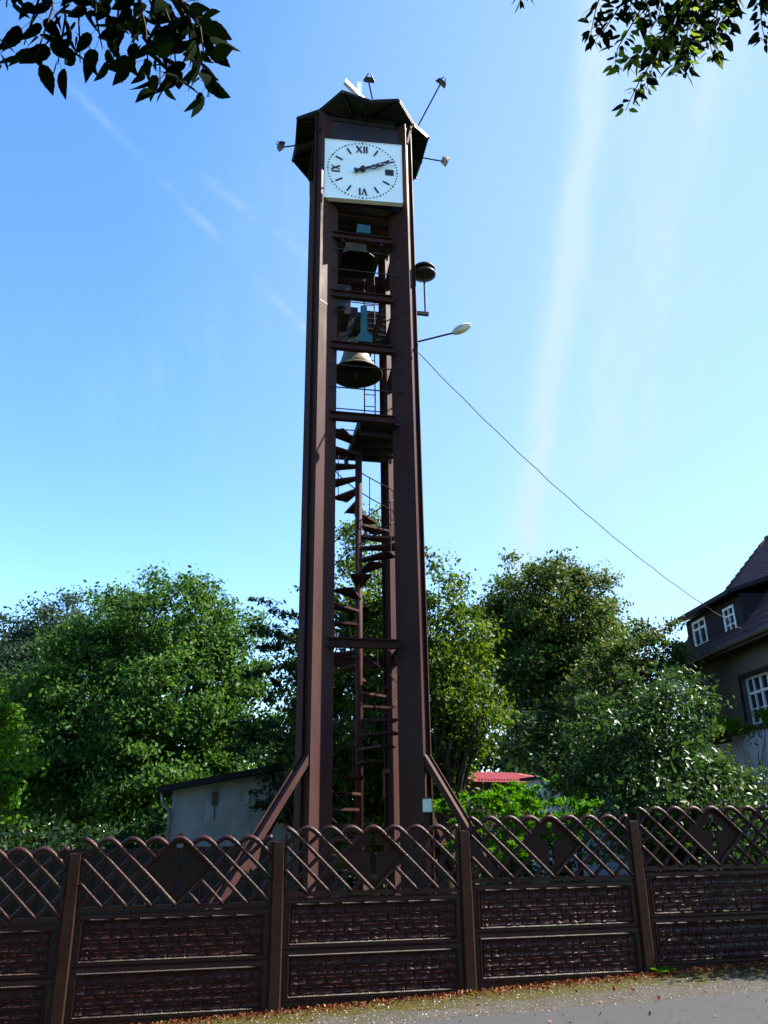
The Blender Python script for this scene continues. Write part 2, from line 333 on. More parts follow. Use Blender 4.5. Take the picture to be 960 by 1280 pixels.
def mixc(f, a, b_):
    k = N.new('ShaderNodeMix'); k.data_type = 'RGBA'
    if isinstance(f, float): k.inputs['Factor'].default_value = f
    else: L.new(f, k.inputs['Factor'])
    L.new(a, k.inputs['A']); L.new(b_, k.inputs['B']); return k.outputs['Result']
vor = N.new('ShaderNodeTexVoronoi'); vor.inputs['Scale'].default_value = 75; L.new(tc.outputs['Object'], vor.inputs['Vector'])
gr = ramp(vor.outputs['Color'], [(.1, (.05, .046, .038)), (.5, (.095, .088, .075)), (.9, (.19, .175, .155))])
gr = mixc(ramp(nz(7), [(.4, (0, 0, 0)), (.65, (1, 1, 1))]), gr, ramp(nz(40), [(.35, (.055, .05, .04)), (.7, (.11, .10, .083))]))
moss = ramp(nz(25), [(.35, (.045, .036, .006)), (.6, (.09, .078, .010)), (.75, (.14, .11, .025))])
sx = N.new('ShaderNodeSeparateXYZ'); L.new(mp.outputs[0], sx.inputs[0])
# distance in front of the fence line, in the fence's own axes
fq = -FX * sT + FY * cT
dq = N.new('ShaderNodeMath'); dq.operation = 'SUBTRACT'; dq.inputs[0].default_value = fq; L.new(sx.outputs[1], dq.inputs[1])
ns = N.new('ShaderNodeMath'); ns.operation = 'MULTIPLY_ADD'; L.new(nz(2.6), ns.inputs[0]); ns.inputs[1].default_value = 1.5; ns.inputs[2].default_value = -.12
df = N.new('ShaderNodeMath'); df.operation = 'SUBTRACT'; L.new(ns.outputs[0], df.inputs[0]); L.new(dq.outputs[0], df.inputs[1])
mk = N.new('ShaderNodeMapRange'); L.new(df.outputs[0], mk.inputs[0]); mk.inputs[1].default_value = -.12; mk.inputs[2].default_value = .22
L.new(mixc(mk.outputs[0], gr, moss), b.inputs['Base Color']); b.inputs['Roughness'].default_value = .95; b.inputs['Specular IOR Level'].default_value = .15
bp = N.new('ShaderNodeBump'); bp.inputs['Strength'].default_value = .8; bp.inputs['Distance'].default_value = .012; L.new(vor.outputs['Distance'], bp.inputs['Height']); L.new(bp.outputs[0], b.inputs['Normal'])
ss = [x * .5 for x in range(-28, 41)]
sheet('road_shoulder', ss, [-2.2, -1.8, -1.4, -1.0, -.7, -.4, -.1, .1, .35], -.02, ms, .006)
# asphalt road with a slightly ragged edge
mb = MB(); vs = []; fs = []
S = [x * .06 for x in range(-250, 300)]
for i, s in enumerate(S):
    e = -1.10 - .075 * max(-3, min(8, s - 1)) + .022 * math.sin(s * 5.1) + .02 * math.sin(s * 11.7 + 1) + random.uniform(-.012, .012)
    for q, dz in ((e, -.028), (e - .015, .0), (-7.5, .0)):
        x, y, _ = fpt(s, q); vs.append((x, y, gz(x, y) + dz))
for i in range(len(S) - 1):
    for k in (0, 1): fs.append((i * 3 + k, (i + 1) * 3 + k, (i + 1) * 3 + k + 1, i * 3 + k + 1))
mb.add(vs, fs); road = mb.build('road', M['asphalt']); road['kind'] = 'structure'

# ------------------------------------------------------------------ fence
fence = empty('concrete_fence', (FX, FY, 0), TH, 'brown precast concrete fence with brick-patterned panels and a rounded lattice top with crosses', 'fence')
BAY, PW, H6 = 2.06, .13, 6
def zb(k): return .062 + .083 * k
me_posts = {}
for k in range(-3, 7):
    zt = 1.578 + .081 * k; hgt = zt + .4
    mb = MB(); mb.bbox(-.066, .066, -.036, .075, -hgt, 0, .016)
    mb.build('post', M['post'], fence, (k * BAY, 0, zt))
# brick stones: rock-faced relief, several variants
def brick_mesh(w, h, seed):
    rnd = random.Random(seed); mb = MB(); c = .009
    xs = [-w / 2, -w / 2 + c] + [-w / 2 + c + (w - 2 * c) * i / 4 for i in (1, 2, 3)] + [w / 2 - c, w / 2]
    zs = [0, c, h * .5, h - c, h]; vs = []; ph = rnd.uniform(0, 6)
    for j, z in enumerate(zs):
        for i, x in enumerate(xs):
            edge = i in (0, 6) or j in (0, 4); mid = j == 2 and not edge
            y = 0.0 if edge else (-.010 + rnd.uniform(-.003, .004) if mid else -.018 + rnd.uniform(-.005, .004))
            vs.append((x + (0 if edge else rnd.uniform(-.003, .003)), y, z + (.010 * math.sin(ph + i * 2.1) if mid else 0 if edge else rnd.uniform(-.003, .003))))
    mb.add(vs, [(j * 7 + i, j * 7 + i + 1, (j + 1) * 7 + i + 1, (j + 1) * 7 + i) for j in range(4) for i in range(6)])
    return mb.mesh('brick', M['fence'])
BW, BH = .182, .0775
bricks_full = [brick_mesh(BW - .012, BH - .010, i) for i in range(7)]
bricks_half = [brick_mesh(BW / 2 - .012, BH - .010, 50 + i) for i in range(3)]
def rope(mb, a, b, n):
    a, b = Vector(a), Vector(b); d = (b - a) / n; t = d.normalized()
    sk = Vector((t.z, 0, -t.x))
    for i in range(n):
        p = a + d * (i + .5)
        mb.bar(p - t * .008 - sk * .004, p + t * .008 + sk * .004, .016, .016, (0, 1, 1))
def brick_panel(k, lvl, visible_range):
    z0 = zb(k) + lvl * .475 + .003; x0, x1 = .068, BAY - .068
    mb = MB(); zt = .469
    mb.box(x0, x1, .0, .045, 0, zt)                                    # slab
    if lvl == 0: mb.box(x0, x1, .004, .041, -.35, -.001)
    fr = .035
    for a, b_, c_, d_ in ((x0 + .02, x1 - .02, 0.004, fr), (x0 + .02, x1 - .02, zt - fr - .012, zt - .001)):
        mb.box(a, b_, -.009, .002, c_, d_)
    for a, b_ in ((x0 + .02, x0 + .02 + fr), (x1 - .02 - fr, x1 - .02)):
        mb.box(a, b_, -.007, .002, fr - .001, zt - fr - .011)
    for zq in (.006, fr + .001, zt - fr - .013, zt - .006):            # rounded arrises that catch the light
        mb.bar((x0 + .021, -.0055, zq), (x1 - .021, -.0055, zq), .011, .011, (0, 1, 1))
    o = mb.build('brick_panel', M['fence'], fence, (k * BAY, 0, z0))
    rb = MB()
    xa, xb, za, zc = x0 + .065, x1 - .065, fr + .008, zt - fr - .020
    rope(rb, (xa, -.014, zc), (xb, -.014, zc), 78); rope(rb, (xa, -.014, za), (xb, -.014, za), 78)
    rope(rb, (xa - .004, -.014, za), (xa - .004, -.014, zc), 17); rope(rb, (xb + .004, -.014, za), (xb + .004, -.014, zc), 17)
    rb.build('rope_border', M['fence'], o)
    gap0 = xa + .012; W = xb - xa - .024; nfull = 9; bw = W / (nfull + .5); sc = bw / BW
    stuffm = MB()
    zr0 = za + .010; rh = (zc - za - .018) / 4
    for r_ in range(4):
        x = gap0
        seq = ['f'] * nfull + ['h'] if r_ % 2 else ['h'] + ['f'] * nfull
        for t in seq:
            w = bw if t == 'f' else bw / 2
            me = random.choice(bricks_full if t == 'f' else bricks_half)
            loc = (x + w / 2, -.001, zr0 + r_ * rh + .003)
            if visible_range and visible_range[0] <= x <= visible_range[1]:
                b_ = link_mesh('brick', me, o, loc); b_.scale = (sc, 1, rh / BH)
            else:
                stuffm.add([(v.co.x * sc + loc[0], v.co.y + loc[1], v.co.z * rh / BH + loc[2]) for v in me.vertices], [tuple(p.vertices) for p in me.polygons])
            x += w
    if stuffm.v: stuffm.build('brick_relief', M['fence'], o)['kind'] = 'stuff'
P = (BAY - .14) / 16; RH = .70 / 6.0
def lat_z(j, i=None): return j * RH
def lattice_panel(k):
    z0 = zb(k) + .952 + .012; x0 = .07
    o = MB().box(x0, BAY - .07, -.018, .038, 0, .045).build('lattice_panel', M['fence'], fence, (k * BAY, 0, z0))
    for a in (x0, BAY - .07 - .022): MB().box(a, a + .022, -.012, .034, .046, .62).build('side_rail', M['fence'], o)
    # zig-zag bars; each rises to a rounded arch and falls again
    zb0 = .035
    for pk in range(-4, 21, 2):
        pts = []
        for u in np.arange(-6, 6.001, .25):
            i = pk + u; j = 6 - abs(u)
            if i < 0 or i > 16 or j < 0: pts.append(None); continue
            jj = 6 - math.sqrt(u * u + .55 * .55) + .02 if abs(u) < 2 else j - (math.sqrt(4.3025) - 2 - .02) * max(0, 1 - (abs(u) - 2) / 2)
            if abs(i - 8) + abs(j - 3) < 2.97: pts.append(None); continue
            front = -.012 if u > 0 else -.002
            pts.append((x0 + P * i, front if abs(u) > .3 else -.008, zb0 + max(0, jj) * RH))
        runs, cur = [], []
        for q in pts + [None]:
            if q is None:
                if len(cur) > 1: runs.append(cur)
                cur = []
            else: cur.append(q)
        if runs:
            mb = MB()
            for r_ in runs: mb.tube(r_, [.0225 + .008 * max(0, 1 - max(0, (5.6 - (q[2] - zb0) / RH)) / .9) for q in r_], 8)
            mb.build('bar', M['fence'], o, smooth=True)
    # solid diamond with a cut-out cross
    cx, cz = x0 + 8 * P, zb0 + 3 * RH; hw, hh = 3 * P - .005, 3 * RH - .005
    def dia(z): return hw * (1 - abs(z - cz) / hh)
    cw, ct_, cb, ay0, ay1, ax = .034, cz + .235, cz - .235, cz + .035, cz + .105, .135
    mb = MB(); ya, yb = .004, .030
    zs = sorted([cz - hh, cb, cz, ay0, ay1, ct_, cz + hh])
    for za, zc in zip(zs[:-1], zs[1:]):
        mid = (za + zc) / 2
        hole = 0 if (mid < cb or mid > ct_) else (ax if ay0 < mid < ay1 else cw)
        for sgn in (-1, 1):
            w0, w1 = dia(za), dia(zc)
            if hole == 0:
                if sgn == -1: mb.prism([(cx - w0, za), (cx + w0, za), (cx + w1, zc), (cx - w1, zc)] if w0 > 1e-6 and w1 > 1e-6 else
                                       ([(cx, za), (cx + w1, zc), (cx - w1, zc)] if w0 <= 1e-6 else [(cx - w0, za), (cx + w0, za), (cx, zc)]), ya, yb)
            else:
                q = [(cx + sgn * hole, za), (cx + sgn * max(w0, hole + .001), za), (cx + sgn * max(w1, hole + .001), zc), (cx + sgn * hole, zc)]
                if sgn < 0: q = q[::-1]
                mb.prism(q, ya, yb)
    mb.build('cross_plate', M['rust_plate'], o)
for k in range(-3, 6):
    for lvl in (0, 1):
        vr = {-2: (1.0, 2.0), -1: (0, 2), 0: (0, 2), 1: (0, 2), 2: (0, 1.05)}.get(k)
        brick_panel(k, lvl, vr)
    lattice_panel(k)

# ------------------------------------------------------------------ bell tower
tower = empty('bell_tower', (TX, TY, 0), TH, 'tall open bell tower of dark brown steel beams with an eight-sided roof', 'tower')
OFF = rad(-6)
def H_section(mb, frame_a, frame_b, du, wv, rec=.055, t=.018):
    """two side plates joined by recessed webs; frame = (point, outward, tangent)"""
    def plate(u0, u1, v0, v1):
        vs = []
        for (p, u, v) in (frame_a, frame_b):
            p, u, v = Vector(p), Vector(u), Vector(v)
            vs += [p + u * u0 + v * v0, p + u * u1 + v * v0, p + u * u1 + v * v1, p + u * u0 + v * v1]
        mb.add(vs, [(0, 1, 2, 3), (7, 6, 5, 4), (0, 4, 5, 1), (1, 5, 6, 2), (2, 6, 7, 3), (3, 7, 4, 0)])
    plate(-du, 0, -wv / 2, -wv / 2 + t); plate(-du, 0, wv / 2 - t, wv / 2)
    plate(-rec - t, -rec, -wv / 2 + t + .0005, wv / 2 - t - .0005); plate(-du + rec, -du + rec + t, -wv / 2 + t + .0005, wv / 2 - t - .0005)
RC = .96 * math.sqrt(2); TOPZ = 15.75
for ang0, slope in ((-135, .83), (-45, .71), (45, .77), (135, .77)):
    a0 = rad(ang0); a = a0 + OFF
    tip = Vector((RC * math.cos(a0) + (.09 if ang0 > 0 else 0), RC * math.sin(a0), 0)); u = Vector((math.cos(a), math.sin(a), 0)); v = Vector((-u.y, u.x, 0))
    mb = MB(); H_section(mb, (tip + Vector((0, 0, -.3)), u, v), (tip + Vector((0, 0, TOPZ)), u, v), .50, .21)
    leg = mb.build('leg', M['steel'], tower)
    sp = MB()                                                           # splice of the two lengths
    for sv in (-1, 1):
        q = tip + v * sv * (.105 + .003)
        sp.bar(q + Vector((0, 0, 11.02)) - u * .006, q + Vector((0, 0, 11.02)) - u * .50, .006, .025)
    sp.build('splice', M['dark'], leg)
    # raking brace in the plane of the leg
    zj = 2.78; f = u * slope - Vector((0, 0, 1)); f.normalize(); out = Vector((u.x, u.y, slope)).normalized()
    A = tip + Vector((0, 0, zj)) - u * .02; L_ = zj * 1.02 / abs(f.z); B = A + f * L_
    mb = MB(); H_section(mb, (A + out * .0, out, v), (B, out, v), .095, .175, .035, .014)
    br = mb.build('brace', M['steel'], leg)
    c0 = A + f * (L_ * .42)
    for w in (-.075, .075):
        g = MB()
        vs = [c0 - out * .094 + v * w, c0 + f * .38 - out * .094 + v * w, c0 + f * .36 - out * .30 + v * w]
        g.add(vs + [q + v * .010 * (1 if w > 0 else -1) for q in vs], [(0, 1, 2), (5, 4, 3), (0, 3, 4, 1), (1, 4, 5, 2), (2, 5, 3, 0)]); g.build('gusset', M['steel'], leg)
    g = MB(); foot = B + Vector((0, 0, .1)); g.box(foot.x - .22, foot.x + .22, foot.y - .22, foot.y + .22, gz(TX, TY) - .05, gz(TX, TY) + .05)
    g.build('base_plate', M['steel'], leg)
def ibeam(name, a, b, h=.17, w=.12, parent=None, mat='steel'):
    mb = MB(); a, b = Vector(a), Vector(b); t = .016
    mb.bar(a, b, .012, h - 2 * t)
    for s_ in (-1, 1): mb.bar(a + Vector((0, 0, s_ * (h / 2 - t / 2))), b + Vector((0, 0, s_ * (h / 2 - t / 2))), w, t)
    return mb.build(name, M[mat], parent or tower)
LV = [12.75, 11.35, 10.19, 8.69, 4.52]
for z in LV:
    ibeam('cross_beam', (-.66, -.80, z), (.58, -.80, z), .15)                      # front
    
    if z != 10.19: ibeam('cross_beam', (-.58, .82, z), (.72, .82, z), .17)                        # rear
    ibeam('cross_beam', (-.74, -.60, z), (-.70, .66, z), .17)
    ibeam('cross_beam', (.72, -.60, z), (.78, .66, z), .17)
ibeam('cross_beam', (-.8, .86, 13.02), (.8, .86, 13.02), .20)
# bell carriers: pairs of beams running front to back
for z in (12.55, 10.90):
    for x in (-.42, .36): ibeam('bell_carrier', (x, -.85, z + .12), (x, .84, z + .12), .12, .09, None, 'dark')
# clock housing under the roof
hb = MB(); hb.box(-.80, .80, -.86, .86, 13.50, 15.70); hb.build('clock_housing', M['dark'], tower)
gd = MB()
for i in range(5): gd.bar((-.8, -.6 + i * .3, 13.47), (.8, -.6 + i * .3, 13.47), .04, .05)
gd.build('housing_joist', M['steel'], tower)
# head frame above the clock
for (a, b_) in (((-.70, -.82, 15.80), (.70, -.82, 15.80)), ((-.75, .95, 15.62), (.75, .95, 15.62)), ((-.95, -.75, 15.62), (-.95, .75, 15.62)), ((.95, -.75, 15.62), (.95, .75, 15.62))):
    ibeam('head_beam', a, b_, .18, mat='dark')
# eight-sided roof: folded sheet, valleys half way along every side
RO = 1.60; ZR = 16.08; CX, CY = .08, .13
rim = []
for i in range(16):
    a = rad(-90 + 22.5 * i)
    if i % 2: rim.append(Vector((CX + RO * math.cos(a), CY + RO * math.sin(a), ZR)))
    else:
        ra = RO * math.cos(rad(22.5)) * .985; rim.append(Vector((CX + ra * math.cos(a), CY + ra * math.sin(a), ZR - .13)))
apex = Vector((CX, CY, ZR + .62)); roof = MB(); hub = []
for i in range(16):
    r0 = .30; d = (rim[i] - Vector((CX, CY, rim[i].z))).normalized(); hub.append(Vector((CX, CY, ZR + .50)) + d * r0)
vs = rim + hub + [apex] + [p - Vector((0, 0, .025)) for p in rim] + [p - Vector((0, 0, .03)) for p in hub] + [apex - Vector((0, 0, .03))]
fs = []
for i in range(16):
    j = (i + 1) % 16
    fs += [(i, j, 16 + j, 16 + i), (16 + i, 16 + j, 32), (33 + j, 33 + i, 49 + i, 49 + j), (49 + j, 49 + i, 65), (i, 33 + i, 33 + j, j)]
roof.add(vs, fs); ro = roof.build('roof', M['canopy'], tower)
rb = MB()
for i in range(16):
    rb.bar(rim[i] * 1.0 - Vector((0, 0, .055)), hub[i] - Vector((0, 0, .065)), .04, .05)
    j = (i + 1) % 16; rb.bar(rim[i].lerp(Vector((CX, CY, rim[i].z)), .02) - Vector((0, 0, .045)), rim[j].lerp(Vector((CX, CY, rim[j].z)), .02) - Vector((0, 0, .045)), .03, .035)
rb.build('roof_rib', M['canopy'], ro)
for sx, sy in ((-1, -1), (1, -1), (1, 1), (-1, 1)):
    kb = MB(); kb.bar((sx * .93, sy * .93, 15.3), (sx * 1.0 + CX, sy * 1.0 + CY, 15.99), .05, .05)
    kb.build('roof_strut', M['steel'], tower)
# white cross on the roof
cr = MB(); cr.bar((CX, CY, 16.6), (CX, CY, 18.06), .10, .10, (0, 1, 0)).build('cross_post', M['white'], tower)
ad = Vector((-.62, -.78, 0)); ad = Vector((ad.x * cT + ad.y * sT, -ad.x * sT + ad.y * cT, 0)).normalized()
cc = Vector((CX, CY, 17.66)); MB().bar(cc + ad * .52, cc + ad * .053, .096, .096).bar(cc - ad * .053, cc - ad * .60, .096, .096).build('cross_arm', M['white'], tower)
# platform under the lower bell, guard rails, mast ladder
MB().box(-.10, .80, -.80, .82, 8.60, 8.64).build('platform', M['dark'], tower)
pj = MB()
for y in (-.5, -.1, .3, .6): pj.bar((-.10, y, 8.54), (.80, y, 8.54), .06, .11)
pj.bar((-.10, -.8, 8.53), (-.10, .82, 8.53), .06, .13); pj.build('platform_joist', M['dark'], tower)
for z0 in (8.77, 11.42):
    for side in range(4):
        rl = MB(); c = .84
        A_, B_ = [((-c, -c), (c, -c)), ((c, -c), (c, c)), ((c, c), (-c, c)), ((-c, c), (-c, -c))][side]
        for h in (.50, .98): rl.tube([(*A_, z0 + h), (*B_, z0 + h)], .013, 6)
        rl.build('guard_rail', M['dark'], tower)
lad = MB()
for x in (.22, .44): lad.tube([(x, .40, 8.6), (x, .40, 13.45)], .014, 6)
for i in range(18): lad.tube([(.22, .40, 8.8 + i * .27), (.44, .40, 8.8 + i * .27)], .010, 6)
lad.build('ladder', M['steel'], tower)
# dark sheet panels behind the middle stage
MB().box(-.62, .12, .60, .63, 11.05, 12.10).build('back_panel', M['dark'], tower)
MB().box(.30, .72, .60, .63, 11.25, 12.05).build('back_panel', M['dark'], tower)
lv = MB()
for i in range(6): lv.box(.30, .72, .565, .598, 11.30 + i * .13, 11.33 + i * .13)
lv.build('louvre', M['dark'], tower)
# bearing blocks in teal on the front beams
MB().box(-.13, .13, -.88, -.66, 12.84, 13.04).build('bearing_block', M['teal'], tower)
tb = MB(); tb.box(-.12, .15, -.90, -.66, 10.275, 10.43); tb.box(-.07, .10, -.84, -.72, 10.43, 10.52); tb.box(-.05, .07, -.79, -.73, 10.52, 11.16)
tb.build('bearing_block', M['teal'], tower)
# latch bracket on the rear right leg
MB().box(.50, .60, .30, .34, 2.55, 2.62).box(.49, .53, .30, .34, 2.15, 2.62).build('latch_bracket', M['steel'], tower)

# bells ---------------------------------------------------------------
def tw(x, y, z): return (TX + x * cT - y * sT, TY + x * sT + y * cT, z)
def bell(loc, R, label, group='bells hanging in the tower'):
    t = empty('bell', loc, TH, label, 'bell', group)
    prof = [(0, 1.52), (.22, 1.52), (.34, 1.47), (.42, 1.36), (.45, 1.15), (.50, .85), (.58, .55), (.70, .28), (.84, .12), (.97, .03), (1, 0), (.985, -.02), (.93, 0), (.80, .14), (.66, .30), (.54, .57), (.46, .86), (.40, 1.2), (.30, 1.4), (0, 1.43)]
    _b = MB().lathe([(r * R, z * R) for r, z in prof], 40)
    bo = _b.build('bell_body', [M['bronze'], M['inside_shade']], t, smooth=True)
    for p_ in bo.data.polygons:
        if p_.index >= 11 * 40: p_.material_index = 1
    bd = MB()
    for z, rr in ((.30, .69), (.22, .75), (1.22, .445), (1.30, .435)): bd.lathe([((rr - .01) * R, (z - .02) * R), ((rr + .018) * R, z * R), ((rr - .01) * R, (z + .02) * R)], 40)
    bd.build('moulding', M['bronze'], t, smooth=True)
    ck = MB(); ck.tube([(0, 0, 1.40 * R), (0, 0, .15 * R)], .022, 8)
    ck.lathe([(0, .28 * R), (.07 * R, .24 * R), (.11 * R, .14 * R), (.08 * R, .03 * R), (.04 * R, -.03 * R), (.03 * R, -.16 * R), (0, -.17 * R)], 14)
    ck.build('clapper', M['dark'], t, smooth=True)
    yk = MB(); yk.box(-.10, .10, -.70, .70, 1.60 * R, 1.60 * R + .14); yk.box(-.16, .16, -.2, .2, 1.52 * R, 1.60 * R)
    yk.build('yoke', M['dark'], t)
    return t
bell(tw(-.02, .05, 12.78), .47, 'dark bell seen from below just under the clock, upper of the two')
bell(tw(-.01, .05, 10.11), .53, 'bronze bell with sunlit flank in the middle of the tower, lower of the two')
mt = MB().box(-.62, -.16, -.20, .45, 11.35, 12.05); mt.box(-.55, -.25, -.26, -.21, 11.45, 11.95)
mt.build('drive_housing', M['dark'], tower)

# clock ---------------------------------------------------------------
CW = .81; CH = .755
clock = empty('tower_clock', tw(-.05, -1.045, 14.275), TH - rad(4), 'square white clock with black Roman numerals showing about ten past two', 'clock')
MB().box(-CW, CW, 0, .09, -CH, CH).build('clock_face', M['clock'], clock)
fr = MB(); e = .012
fr.box(-CW - e, CW + e, -.012, .10, CH + .001, CH + e); fr.box(-CW - e, CW + e, -.012, .10, -CH - e, -CH - .001)
fr.box(-CW - e, -CW - .001, -.012, .10, -CH, CH); fr.box(CW + .001, CW + e, -.012, .10, -CH, CH); fr.build('clock_frame', M['white'], clock)
def strokes(name, segs, ang, rc, parent=clock):
    """flat strokes (x0,z0,x1,z1,width) in a radial frame turned by ang clockwise from twelve"""
    mb = MB(); Rm = Matrix.Rotation(ang, 4, 'Y')
    for x0, z0, x1, z1, w in segs:
        a, b_ = Vector((x0, 0, z0 + rc)), Vector((x1, 0, z1 + rc)); d = (b_ - a).normalized()
        a, b_ = Rm @ a, Rm @ b_
        mb.bar(a + Vector((0, -.008, 0)), b_ + Vector((0, -.008, 0)), w, .014, (0, 1, 0))
    return mb.build(name, M['black'], parent)
h = .088
strokes('numeral_twelve', [(-.125, h, -.02, -h, .034), (-.02, h, -.125, -h, .016), (.035, h, .035, -h, .032), (.09, h, .09, -h, .032)], 0, .555)
strokes('numeral_three', [(-.052, h, -.052, -h, .040), (0, h, 0, -h, .040), (.052, h, .052, -h, .040)], rad(90), .555)
strokes('numeral_six', [(-.075, h, -.03, -h, .030), (.015, h, -.03, -h, .016), (.06, h, .06, -h, .032)], rad(180), .555)
strokes('numeral_nine', [(-.07, h, -.07, -h, .030), (-.02, h, .075, -h, .034), (.075, h, -.02, -h, .016)], rad(270), .555)
for i in range(12):
    if i % 3: strokes('hour_mark', [(0, .085, 0, -.075, .032)], rad(30 * i), .555)
for i in range(60):
    a = rad(6 * i); r_ = .715; w = .020 if i % 5 == 0 else .014
    strokes('minute_mark', [(0, w / 1.2, 0, -w / 1.2, w * 1.3)], a, r_)
def hand(name, ang, y, L_, wid, tail):
    mb = MB(); Rm = Matrix.Rotation(ang, 4, 'Y')
    def bar2(x0, z0, x1, z1, w): mb.bar(Rm @ Vector((x0, y, z0)), Rm @ Vector((x1, y, z1)), w, .012, (0, 1, 0))
    bar2(0, -tail, 0, L_ * .25, wid * .8)
    bar2(0, L_ * .25, -wid, L_ * .55, wid * .42); bar2(0, L_ * .25, wid, L_ * .55, wid * .42)
    bar2(-wid, L_ * .55, 0, L_ * .86, wid * .42); bar2(wid, L_ * .55, 0, L_ * .86, wid * .42); bar2(0, L_ * .80, 0, L_, wid * .8)
    Rx = Matrix.Rotation(rad(90), 4, 'X')
    for zc, rr in ((0, wid * 1.3), (-tail, wid * .9)):
        c = Rm @ Vector((0, y, zc)); mb.lathe([(0, .02), (rr, .016), (rr, -.016), (0, -.02)], 14, c, Rx)
    return mb.build(name, M['black'], clock)
hand('hour_hand', rad(69), -.045, .46, .048, .14)
hand('minute_hand', rad(70.5), -.075, .70, .042, .16)

# spiral staircase -----------------------------------------------------
SX, SY = tw(.03, .0, 0)[:2]
st = empty('spiral_staircase', (SX, SY, gz(TX, TY)), 0, 'dark brown steel spiral staircase winding up inside the tower', 'staircase')
MB().tube([(0, 0, -.1), (0, 0, 8.56)], .066, 20).build('newel_post', M['steel'], st, smooth=True)
RS, rise, nst = .70, .235, 36
def step_angle(i): return rad(180 + (i - 34) * (-26.5) * -1) if False else rad(180) + rad(26.5) * (i - 33)
tri = None
def step_mesh():
    mb = MB(); a = rad(15); pts = [(0.06 * math.cos(-1.2), .06 * math.sin(-1.2)), (RS * math.cos(-a), RS * math.sin(-a)), (RS * 1.01, 0), (RS * math.cos(a), RS * math.sin(a)), (.06 * math.cos(1.2), .06 * math.sin(1.2))]
    n = len(pts)
    mb.add([(x, y, z) for z in (-.012, .0) for x, y in pts], [tuple(range(n - 1, -1, -1)), tuple(range(n, 2 * n))] + [(i, (i + 1) % n, (i + 1) % n + n, i + n) for i in range(n)])
    for p, q in ((pts[0], pts[1]), (pts[4], pts[3])): mb.bar((p[0] * .98, p[1] * .98, -.03), (q[0] * .98, q[1] * .98, -.022), .008, .03)
    return mb.mesh('step', M['steel'])
stm = step_mesh()
for i in range(nst):
    s_ = link_mesh('step', stm, st, (0, 0, .28 + i * rise), step_angle(i))
hr = MB()
for hh in (.55, .98):
    hr.tube([(RS * math.cos(rad(180) + rad(26.5) * (t - 33)), RS * math.sin(rad(180) + rad(26.5) * (t - 33)), .28 + t * rise + hh) for t in np.arange(1, 34.01, .25)], .011, 6)
hr.build('handrail', M['steel'], st, smooth=True)
for i in range(1, nst - 2, 2):
    a = step_angle(i); MB().tube([(RS * .985 * math.cos(a), RS * .985 * math.sin(a), .28 + i * rise), (RS * math.cos(a), RS * math.sin(a), .28 + i * rise + .98)], .009, 6).build('baluster', M['steel'], st)

# floodlights, siren, street lamp, meter box ------------------------------
def floodlight(base, head, aim, label):
    t = empty('floodlight', base, 0, label, 'floodlight', 'floodlights on stems round the tower roof')
    b0, h0 = Vector((0, 0, 0)), Vector(head) - Vector(base)
    MB().tube([b0, h0], .016, 8).build('stem', M['dark'], t)
    d = Vector(aim).normalized(); q = d.to_track_quat('-Z', 'Y').to_matrix().to_4x4()
    hd = MB(); hd.add([h0 + q @ Vector(v) for v in [(-.10, -.08, 0), (.10, -.08, 0), (.10, .08, 0), (-.10, .08, 0), (-.07, -.05, .10), (.07, -.05, .10), (.07, .05, .10), (-.07, .05, .10)]],
           [(0, 1, 2, 3), (7, 6, 5, 4), (0, 4, 5, 1), (1, 5, 6, 2), (2, 6, 7, 3), (3, 7, 4, 0)])
    for s_ in (-1, 1): hd.bar(h0 + q @ Vector((s_ * .115, 0, .02)), h0 + q @ Vector((s_ * .02, 0, .16)), .02, .008)
    hd.build('lamp_head', M['dark'], t)
    MB().add([h0 + q @ Vector(v) for v in [(-.088, -.068, -.004), (.088, -.068, -.004), (.088, .068, -.004), (-.088, .068, -.004)]], [(0, 1, 2, 3)]).build('lamp_glass', M['lampglass'], t)
tgt = Vector(tw(0, 0, 14.2))
for base, head, lab in (((-1.807, 13.400, 15.417), (-2.082, 13.400, 15.377), 'small floodlight on a short stem left of the tower roof'),
                        (tw(.10, -1.40, 15.9), (-0.189, 12.100, 15.723), 'small floodlight above the front edge of the tower roof beside the white cross'),
                        (tw(1.22, -.85, 15.95), (1.267, 12.300, 15.862), 'small floodlight on the long slanting stem at the upper right of the roof'),
                        ((0.772, 14.350, 16.030), (1.485, 14.400, 15.902), 'small floodlight on a horizontal stem right of the clock')):
    floodlight(base, head, tgt - Vector(head), lab)
sr = empty('siren', (0.875, 13.500, 12.143), TH, 'round mushroom-shaped siren on a pipe at the right side of the tower', 'siren')
MB().lathe([(0, .16), (.05, .155), (.16, .13), (.215, .09), (.225, .05), (.21, .045), (.10, .03), (0, .03)], 32).build('siren_hood', M['dark'], sr, smooth=True)
MB().lathe([(0, .03), (.10, .025), (.10, -.02), (.21, -.03), (.235, -.05), (.235, -.08), (.20, -.10), (.08, -.12), (0, -.12)], 32).build('siren_horn', M['dark'], sr, smooth=True)
MB().tube([(0, 0, -.1), (0, 0, -1.0)], .022, 10).build('pipe', M['dark'], sr)
bkt = MB(); bkt.box(-.26, .06, -.03, .03, -1.04, -.97); bkt.build('bracket', M['dark'], sr)
sl = empty('street_lamp', (0.648, 13.400, 10.419), 0, 'silver street lamp head on a thin arm at the right side of the tower', 'street lamp')
o0 = Vector((0.648, 13.400, 10.419)); e0 = Vector((1.368, 13.100, 10.425)) - o0; h1 = Vector((1.720, 13.050, 10.565)) - o0
MB().tube([(0, 0, 0), e0], .018, 8).build('lamp_arm', M['steel'], sl)
